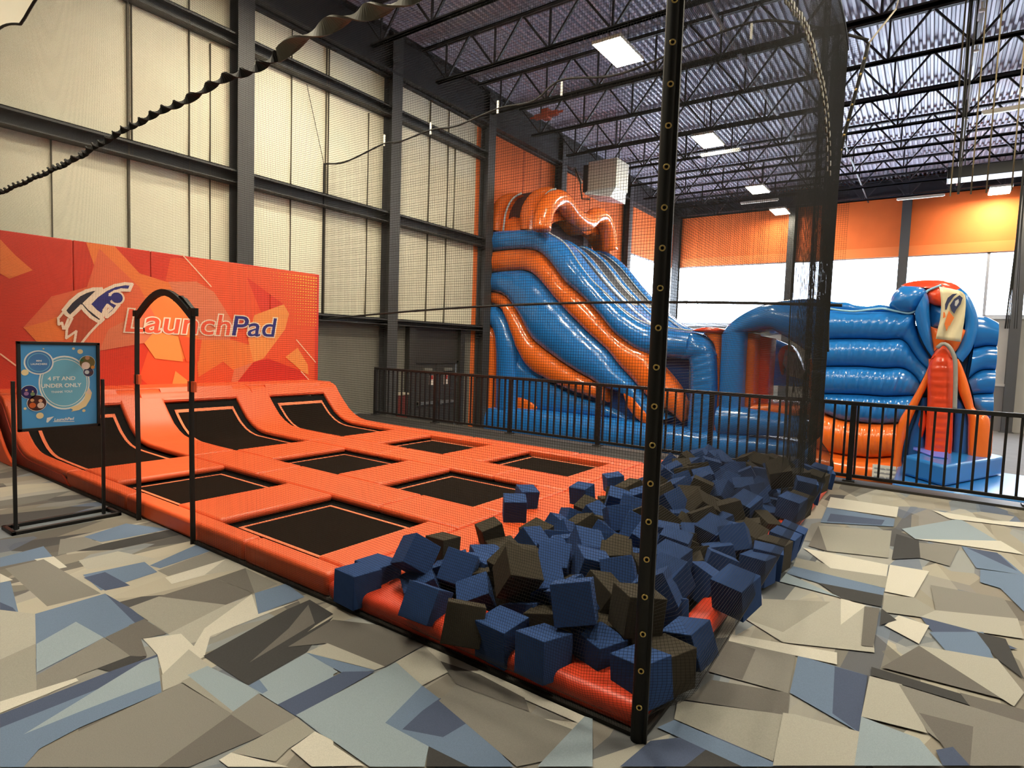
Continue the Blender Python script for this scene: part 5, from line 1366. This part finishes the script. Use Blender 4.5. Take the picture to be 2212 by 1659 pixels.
# orange double arch header
def arch_tube(name, X, rad, M, pts, seg=14, n=60, sc=1):
    q = crom([P(*c3(a, b), 0, X) for a, b in pts], n); r = MB(); r.tube(q, rad, seg); return r.build(name, M, sl)
hd = [(448, 350), (455, 285), (478, 210), (520, 160), (560, 150), (598, 175), (640, 235), (690, 282), (745, 300), (790, 262), (830, 262), (862, 310), (880, 390), (888, 480)]
arch_tube('header_arch', -9.05, .27, IORNG, hd)
def slab(name, X0, X1, M, n=40, hz=1.12, y0=YS, y1=YE, th=.25):
    """barrel-shaped two-hump canopy strip spanning the lanes"""
    r = MB(); v = []
    for i in range(n+1):
        t = i/n; y = y0+(y1-y0)*t
        z = 4.85+hz*min(1, math.sin(PI*min(1, t*1.0))**.35 if 0 < t < 1 else 0)-.28*math.exp(-((t-.56)/.13)**2)
        for x, zz in ((X0, z), ((X0+X1)/2, z+.1), (X1, z), (X1, z-th), (X0, z-th)): v.append((x, y, zz))
    f = [(i*5+j, (i+1)*5+j, (i+1)*5+(j+1) % 5, i*5+(j+1) % 5) for i in range(n) for j in range(5)]+[(0, 1, 2, 3, 4), tuple(n*5+j for j in (4, 3, 2, 1, 0))]
    r.add(v, f, 0, True); o = r.build(name, M, sl); fixn(o); o.data.set_sharp_from_angle(angle=1.1); return o
# side faces of the canopy (seen from the hall) 
band('header_side', [(315, 350), (312, 270), (330, 190), (380, 120), (440, 82), (500, 72), (545, 85)], [(420, 350), (425, 280), (440, 205), (470, 150), (505, 115), (535, 108), (560, 110)], YS+.1, IORNG, sl, bulge=.2, depth=.6)
band('header_side', [(98, 358), (108, 290), (130, 215), (170, 155), (230, 115), (290, 108)], [(195, 356), (200, 300), (212, 235), (235, 180), (265, 140), (310, 118)], YS+.1, IORNG, sl, bulge=.2, depth=3.9)
band('header_gusset', [(195, 356), (200, 300), (212, 235), (240, 170), (290, 125), (400, 100)], [(315, 352), (314, 300), (322, 240), (345, 180), (380, 135), (430, 105)], YS+.35, IMAR, sl, bulge=.02, depth=3.6)
for a in ([(200, 356), (206, 300), (218, 235), (240, 180), (270, 140), (318, 112)], [(412, 350), (416, 280), (436, 200), (470, 130), (505, 95), (540, 84)]):
    r = MB(); r.tube(crom([P(*c3(*p), 1, YS-.08) for p in a], 30), .03, 6); r.build('piping', PIPE, sl)
slab('canopy', -11.1, -10.2, IORNG, hz=.95); slab('canopy', -9.9, -9.3, IORNG, hz=.95)
r = MB(); r.box((-10.0, YS+.4, 4.8), (-9.95, YE-.2, 5.7)); r.build('back_mesh_panel', IMAR, sl)
# small bright badge seen through the arch
r = MB(); p = P(*c3(735, 405), 0, -9.9); r.box((-9.93, p.y-.12, p.z-.3), (-9.9, p.y+.16, p.z+.3)); r.build('clear_window', mat('frosted_clear_vinyl', (190, 190, 195), .3), sl)

# ---- obstacle section between slide and castle
mid = empty('inflatable_obstacle_course', (-3, 14.4, ZL), 'blue and orange inflatable tunnel between the slide and the bouncy castle', 'inflatable')
c5 = lambda a, b: (1380+a/5.183, 640+b/5.183)
YM = 14.5
puff('link_top', [(585, 385), (700, 350), (850, 348), (975, 372), (950, 410), (700, 405)], YM, IRED, mid, c5, bulge=.15, depth=1.0, smooth=2)
band('link_panel', [(720, 415), (800, 480), (850, 560), (872, 700), (872, 900), (850, 1200), (800, 1520)], [(925, 405), (925, 480), (925, 560), (915, 700), (905, 900), (900, 1200), (890, 1520)], YM+.1, IORNG, mid, c5, bulge=.12, depth=.8)
band('arch_leg', [(930, 430), (928, 550), (920, 700), (912, 900), (900, 1220), (890, 1560)], [(1200, 395), (1190, 550), (1180, 700), (1172, 900), (1160, 1220), (1150, 1560)], YM, IBLUE, mid, c5, bulge=.28)
band('arch_roof', [(935, 420), (1000, 330), (1120, 230), (1280, 140), (1450, 80), (1650, 45), (1900, 32), (2100, 45)], [(1200, 400), (1300, 385), (1420, 372), (1500, 378), (1580, 420), (1680, 480), (1800, 560), (1900, 640)], YM, IBLUE, mid, c5, bulge=.4, depth=2.5)
band('inner_post', [(1205, 405), (1195, 600), (1185, 800), (1175, 1000), (1168, 1250)], [(1310, 420), (1305, 600), (1300, 800), (1290, 1000), (1290, 1250)], YM+.3, IORNG, mid, c5, bulge=.12, depth=.5)
band('inner_post', [(1300, 430), (1300, 600), (1295, 800), (1285, 1000), (1280, 1200)], [(1490, 470), (1485, 600), (1470, 800), (1460, 1000), (1450, 1200)], YM+.9, IRED, mid, c5, bulge=.15, depth=.5)
band('inner_wall', [(1480, 480), (1560, 500), (1680, 560), (1800, 700)], [(1470, 1000), (1560, 1000), (1750, 1010), (1900, 1010)], YM+2.6, IBLUE, mid, c5, bulge=.1, depth=.3)
band('window_ring', [(1560, 640), (1600, 570), (1680, 545), (1740, 590), (1800, 700), (1870, 900)], [(1600, 880), (1640, 700), (1680, 640), (1710, 650), (1760, 760), (1830, 930)], YM+2.3, IRED, mid, c5, bulge=.1, depth=.3)
puff('clear_window', [(1640, 600), (1740, 590), (1800, 720), (1880, 930), (1700, 900), (1610, 750)], YM+2.2, mat('clear_vinyl_greenish', (170, 180, 165), .3, spec=.5), mid, c5, bulge=.02, depth=.05, smooth=1)
band('front_sill', [(1290, 1215), (1500, 1215), (1700, 1230), (1860, 1215)], [(1200, 1290), (1450, 1320), (1700, 1340), (1880, 1330)], YM-.05, IORNG, mid, c5, bulge=.2, depth=2.0)
band('front_tube', [(890, 1230), (1160, 1245), (1400, 1275), (1600, 1310), (1760, 1350), (1900, 1400)], [(890, 1540), (1160, 1550), (1400, 1560), (1600, 1570), (1760, 1580), (1900, 1600)], YM-.15, IBLUE, mid, c5, bulge=.3, depth=.6)
band('base_tube', [(700, 1520), (1000, 1550), (1400, 1590), (1800, 1640), (1930, 1650)], [(700, 1700), (1000, 1720), (1400, 1760), (1800, 1800), (1930, 1810)], YM-.2, IBLUE, mid, c5, bulge=.25, depth=.6)
band('end_column', [(1850, 700), (1890, 900), (1910, 1100), (1905, 1300), (1900, 1600), (1890, 1760)], [(2120, 700), (2130, 900), (2140, 1100), (2150, 1300), (2150, 1600), (2150, 1780)], YM-.1, IORNG, mid, c5, bulge=.25, depth=1.0)

# ---- bouncy castle
cs = empty('bouncy_castle', (-.4, 14.2, ZL), 'shiny blue inflatable bouncy castle with orange entrance columns and a hanging banner', 'bouncy castle')
zc = lambda a, b: (1700+a/4.32, 560+b/4.32)
YC = 14.2
b0 = [(250, 430), (360, 470), (450, 478), (640, 490), (880, 488), (960, 490), (1100, 500), (1185, 505), (1200, 610), (1250, 780), (1355, 950)]
b1 = [(250, 745), (360, 745), (500, 743), (700, 742), (900, 750), (1050, 745), (1120, 785), (1170, 860), (1220, 930), (1270, 985), (1310, 1020)]
b2 = [(250, 1000), (360, 1000), (520, 998), (700, 1000), (900, 1016), (1020, 1010), (1090, 1020), (1150, 1050), (1190, 1085), (1220, 1120), (1240, 1160)]
b3 = [(250, 1250), (360, 1252), (520, 1256), (700, 1262), (900, 1276), (1000, 1276), (1060, 1274), (1110, 1272), (1150, 1271), (1175, 1270), (1190, 1270)]
b4 = [(250, 1400), (360, 1440), (480, 1490), (600, 1512), (760, 1528), (900, 1535), (960, 1532), (1010, 1530), (1050, 1525), (1075, 1518), (1090, 1500)]
for u, l in ((b0, b1), (b1, b2), (b2, b3), (b3, b4)): band('wall_tube', u, l, YC, IBLUE, cs, zc, bulge=.3, n=64, k=10, depth=3.6, ridge=1)
band('top_roll', [(250, 370), (370, 385), (450, 400), (560, 405), (640, 430), (760, 440), (860, 425), (940, 435), (1000, 450)], [(250, 440), (370, 472), (450, 480), (560, 488), (640, 492), (760, 490), (860, 488), (940, 490), (1000, 495)], YC+.1, IBLUE, cs, zc, bulge=.2, depth=3.4)
r = MB(); r.tube(crom([P(*zc(a, b), 1, YC-.18) for a, b in ((330, 445), (450, 470), (620, 485), (780, 470), (900, 462), (1040, 488), (1180, 492), (1290, 320), (1330, 285), (1440, 240))], 50), .022, 6); r.build('piping', mat('pale_blue_piping', (150, 200, 225), .35), cs)
puff('entrance_lobe', [(950, 430), (975, 350), (1020, 290), (1070, 255), (1160, 250), (1260, 262), (1308, 300), (1300, 350), (1240, 430), (1190, 490), (1060, 490)], YC-.15, IBLUE, cs, zc, bulge=.25, depth=1.2, smooth=2)
band('entrance_tube', [(1300, 300), (1325, 380), (1330, 500), (1345, 640), (1365, 760), (1380, 860)], [(1190, 500), (1205, 600), (1235, 700), (1280, 800), (1330, 880), (1370, 930)], YC-.2, IBLUE, cs, zc, bulge=.22, depth=.8)
puff('entrance_crown', [(1065, 245), (1130, 215), (1240, 198), (1380, 195), (1500, 205), (1600, 250), (1680, 330), (1740, 450), (1660, 450), (1440, 270), (1310, 300), (1240, 262)], YC-.05, IRED, cs, zc, bulge=.12, depth=1.2, smooth=2)
puff('entrance_inner', [(1308, 310), (1430, 255), (1450, 420), (1400, 430), (1320, 400)], YC-.1, IRED, cs, zc, bulge=.1, depth=.4, smooth=2)
puff('entrance_inner', [(1325, 400), (1440, 440), (1660, 430), (1650, 640), (1420, 640), (1340, 625)], YC+.1, IBLUE, cs, zc, bulge=.15, depth=.5, smooth=2)
puff('entrance_lintel', [(1335, 625), (1400, 645), (1500, 660), (1660, 650), (1640, 740), (1570, 865), (1500, 800), (1450, 790), (1400, 830), (1370, 870)], YC-.25, IORNG, cs, zc, bulge=.12, depth=.5, smooth=2)
band('entrance_tube', [(1620, 270), (1690, 330), (1750, 440), (1785, 560), (1775, 700), (1720, 850), (1640, 960)], [(1560, 300), (1620, 400), (1660, 520), (1665, 620), (1640, 720), (1600, 820), (1560, 890)], YC-.2, IBLUE, cs, zc, bulge=.25, depth=1.2)
s0 = [(1780, 525), (1850, 535), (1920, 565), (1975, 595)]; s1 = [(1740, 830), (1800, 820), (1860, 808), (1958, 812)]; s2 = [(1690, 1120), (1760, 1060), (1840, 1030), (1945, 1030)]; s3 = [(1735, 1262), (1790, 1256), (1850, 1253), (1925, 1250)]; s4 = [(1755, 1400), (1800, 1450), (1850, 1480), (1915, 1490)]
for u, l in ((s0, s1), (s1, s2), (s2, s3), (s3, s4)): band('wall_tube', u, l, YC, IBLUE, cs, zc, bulge=.2, n=20, depth=3.6)
band('side_fill', [(1720, 830), (1690, 960), (1680, 1100), (1735, 1300)], [(1800, 830), (1790, 960), (1780, 1100), (1790, 1300)], YC+.15, IBLUE, cs, zc, bulge=.05, depth=.4)
for p_ in (([(1320, 930), (1315, 1010), (1240, 1170), (1140, 1350), (1050, 1500), (1020, 1640), (1000, 1800), (985, 2050)], [(1385, 930), (1370, 1010), (1300, 1200), (1250, 1300), (1165, 1490), (1110, 1650), (1075, 1800), (1050, 2050)]),
           ([(1560, 930), (1575, 960), (1590, 1100), (1605, 1240), (1650, 1360), (1690, 1480), (1690, 1700), (1690, 2000)], [(1600, 930), (1640, 1010), (1690, 1150), (1730, 1300), (1760, 1400), (1880, 1470), (1905, 1650), (1890, 2000)])):
    band('entrance_leg', p_[0], p_[1], YC-.3, IORNG, cs, zc, bulge=.18, depth=.5)
band('entrance_column', [(1360, 890), (1325, 980), (1310, 1080), (1310, 1300), (1300, 1500), (1290, 1700), (1270, 1900), (1265, 2040)], [(1540, 890), (1560, 980), (1565, 1080), (1562, 1300), (1550, 1500), (1545, 1700), (1530, 1900), (1520, 2080)], YC-.35, IRED, cs, zc, bulge=.3, n=60, depth=.4, ridge=1)
puff('entrance_curtain', [(1340, 930), (1390, 850), (1450, 800), (1520, 840), (1560, 930), (1500, 900), (1450, 920)], YC-.42, mat('inflatable_flap_red', (214, 66, 26), .35), cs, zc, bulge=.05, depth=.2, smooth=2)
r = MB(); r.tube(crom([P(*zc(a, b), 1, YC-.62) for a, b in ((1400, 830), (1450, 790), (1500, 805), (1545, 870), (1570, 960), (1572, 1150), (1565, 1400))], 30), .035, 6); r.build('grey_strap', mat('grey_strap', (150, 148, 140), .6), cs)
band('entrance_side', [(1262, 1290), (1200, 1500), (1150, 1650), (1120, 1900), (1100, 2060)], [(1310, 1290), (1300, 1500), (1290, 1650), (1270, 1900), (1260, 2060)], YC-.1, IBLUE, cs, zc, bulge=.05, depth=.3)
puff('entrance_side', [(1270, 1360), (1310, 1380), (1300, 1640), (1210, 1640)], YC-.25, IRED, cs, zc, bulge=.06, depth=.2, smooth=1)
band('entrance_side', [(1565, 1250), (1560, 1500), (1550, 1700), (1540, 1900), (1535, 2080)], [(1660, 1400), (1690, 1500), (1690, 1700), (1690, 1900), (1680, 2100)], YC-.1, IBLUE2, cs, zc, bulge=.1, depth=.3)
cf = lambda a, b: (1750+a/4.74, 850+b/4.74)
band('lower_tube', [(60, 180), (190, 240), (400, 290), (650, 312), (890, 310), (925, 300)], [(60, 560), (210, 600), (420, 635), (640, 655), (800, 645), (935, 640)], YC-.05, IORNG, cs, cf, bulge=.3, depth=3.6, ridge=1, n=60)
band('lower_tube', [(60, 560), (210, 600), (420, 640), (640, 658), (800, 650), (935, 645)], [(60, 880), (210, 900), (420, 930), (640, 960), (800, 980), (960, 990)], YC-.05, IORNG, cs, cf, bulge=.28, depth=3.6, n=60)
puff('lower_tube', [(1840, 280), (1870, 300), (1865, 500), (1835, 700), (1700, 690), (1620, 560), (1640, 420)], YC-.1, IORNG, cs, cf, bulge=.1, depth=3.5, smooth=2)
# cover of the back part
r = MB(); r.box((-1.95, YC+.3, ZL), (.95, YC+4, 2.3)); r.build('rear_body', IBLUE, cs, bevel=.15)
# safety label sheet
bl = [P(*cf(a, b), 1, YC-.36) for a, b in ((640, 722), (968, 760), (975, 905), (630, 890))]
r = MB(); r.prism(bl, (0, .004, 0)); lab = r.build('safety_label', mat('label_white', (222, 222, 214), .5), cs)
r = MB(); 
for i in range(5):
    for j in range(3):
        a = bl[0].lerp(bl[1], .06+.19*i); dz = -.04-.085*j; r.box((a.x, YC-.363, a.z+dz-.05), (a.x+.09+.02*(j % 2), YC-.3625, a.z+dz-.035)); r.box((a.x, YC-.363, a.z+dz-.025), (a.x+.07, YC-.3625, a.z+dz-.018))
r.build('label_print', mat('label_print_grey', (120, 126, 140), .6), lab)
# banner: real cloth hanging over the entrance
YBN = YC-.52
top, bot = [P(*zc(a, b), 1, YBN) for a, b in ((1425, 250), (1665, 325))], [P(*zc(a, b), 1, YBN) for a, b in ((1388, 740), (1625, 768))]
nv, nh = 14, 10; v = []
L1 = crom([P(*zc(a, b), 1, YBN) for a, b in ((1420, 250), (1432, 330), (1440, 430), (1430, 560), (1405, 660), (1388, 742))], nv+1)
R1 = crom([P(*zc(a, b), 1, YBN) for a, b in ((1600, 285), (1660, 330), (1668, 430), (1655, 560), (1638, 660), (1622, 770))], nv+1)
for j in range(nv+1):
    for i in range(nh+1):
        p = L1[j].lerp(R1[j], i/nh); v.append((p.x, YBN+.03*math.sin(i*.9+j*.35)+(.12 if j == 0 else 0), p.z))
r = MB(); r.add(v, [(j*(nh+1)+i, j*(nh+1)+i+1, (j+1)*(nh+1)+i+1, (j+1)*(nh+1)+i) for j in range(nv) for i in range(nh)], 0, True)
bnn = r.build('banner', mat('banner_cream', (226, 214, 176), .6), None); s_ = bnn.modifiers.new('s', 'SOLIDIFY'); s_.thickness = .006
tag(bnn, 'cream banner with a navy and orange rocket flyer logo hanging over the bouncy castle entrance', 'banner', 'x'); del bnn['group']
def bflat(l, M, k):
    r = MB(); r.prism([P(*zc(a, b), 1, YBN-.045-.002*k) for a, b in l], (0, .001, 0)); return r.build('banner_print', M, bnn)
BN, BO = mat('banner_navy', (40, 48, 84), .6), mat('banner_orange', (226, 118, 48), .6)
bflat([(1475, 470), (1475, 420), (1500, 360), (1545, 325), (1590, 320), (1555, 350), (1510, 410), (1490, 470)], BN, 1)
bflat([(1520, 430), (1560, 370), (1610, 335), (1640, 360), (1620, 420), (1580, 470), (1560, 510), (1535, 480)], BN, 1); bflat([(1570, 390), (1600, 372), (1605, 400), (1580, 440), (1565, 430)], mat('banner_pale', (190, 190, 190), .6), 2)
bflat([(1455, 550), (1460, 490), (1475, 500), (1480, 540)], BO, 1); bflat([(1470, 600), (1510, 480), (1560, 545), (1520, 620), (1510, 620), (1490, 672), (1480, 640)], BO, 1)
# steps
def slabbox(name, pts, M, label, cat, grp=None, bev=.02):
    a, b, c, d, z0, z1 = pts; r = MB(); v = [(p[0], p[1], z0) for p in (a, b, c, d)]+[(p[0], p[1], z1) for p in (a, b, c, d)]
    r.add(v, [(0, 3, 2, 1), (4, 5, 6, 7), (0, 1, 5, 4), (1, 2, 6, 5), (2, 3, 7, 6), (3, 0, 4, 7)]); o = r.build(name, M, bevel=bev); return tag(o, label, cat, grp)
def F_(a, b, z): p = P(*cf(a, b), 2, z); return (p.x, p.y)
zt_, zm = -.13, -.5
a, b, d = F_(950, 628, zt_), F_(1385, 740, zt_), F_(1990, 640, zt_); c = (d[0]+a[0]-b[0], d[1]+a[1]-b[1])
slabbox('landing_mat', (b, d, c, a, zm+.01, zt_), MATBLUE, 'thick shiny blue landing mat forming the upper step at the bouncy castle entrance', 'mat', bev=.05)
a2, b2, d2_ = F_(960, 930, zm), F_(1400, 960, zm), F_(2420, 840, zm)
slabbox('landing_mat', ((a[0]-.1, b[1]-.35), (d[0]+1.0, b[1]+.1), (d[0]+1.1, d[1]+.2), (a[0]-.1, c[1]), ZL+.005, zm), MATBLUE, 'wide blue mat lying under the upper step mat at the right', 'mat', bev=.05)
v = [P(*cf(a_, b_), 2, zt_+.012) for a_, b_ in ((1062, 500), (1418, 528), (1410, 668), (1250, 645), (1130, 600), (1055, 575))]
r = MB(); r.prism([(p.x, p.y, zt_+.006) for p in v], (0, 0, .02)); tag(fixn(r.build('folded_mat', MATPUR, bevel=.004)), 'thin periwinkle sheet lying on the blue upper step mat', 'mat')

# ------------------------------------------------------------------ light and world
W = bpy.data.worlds.new('world'); SC.world = W; W.use_nodes = True; bg = W.node_tree.nodes['Background']
bg.inputs['Color'].default_value = (.86, .93, 1, 1); bg.inputs['Strength'].default_value = 20.0
SC.view_settings.view_transform = 'Standard'; SC.view_settings.look = 'None'; SC.view_settings.gamma = 1; SC.view_settings.use_curve_mapping = False
SC.view_settings.exposure = 0.35
try: SC.cycles.transparent_max_bounces = 16; SC.cycles.max_bounces = 6; SC.cycles.sample_clamp_indirect = 4
except Exception: pass
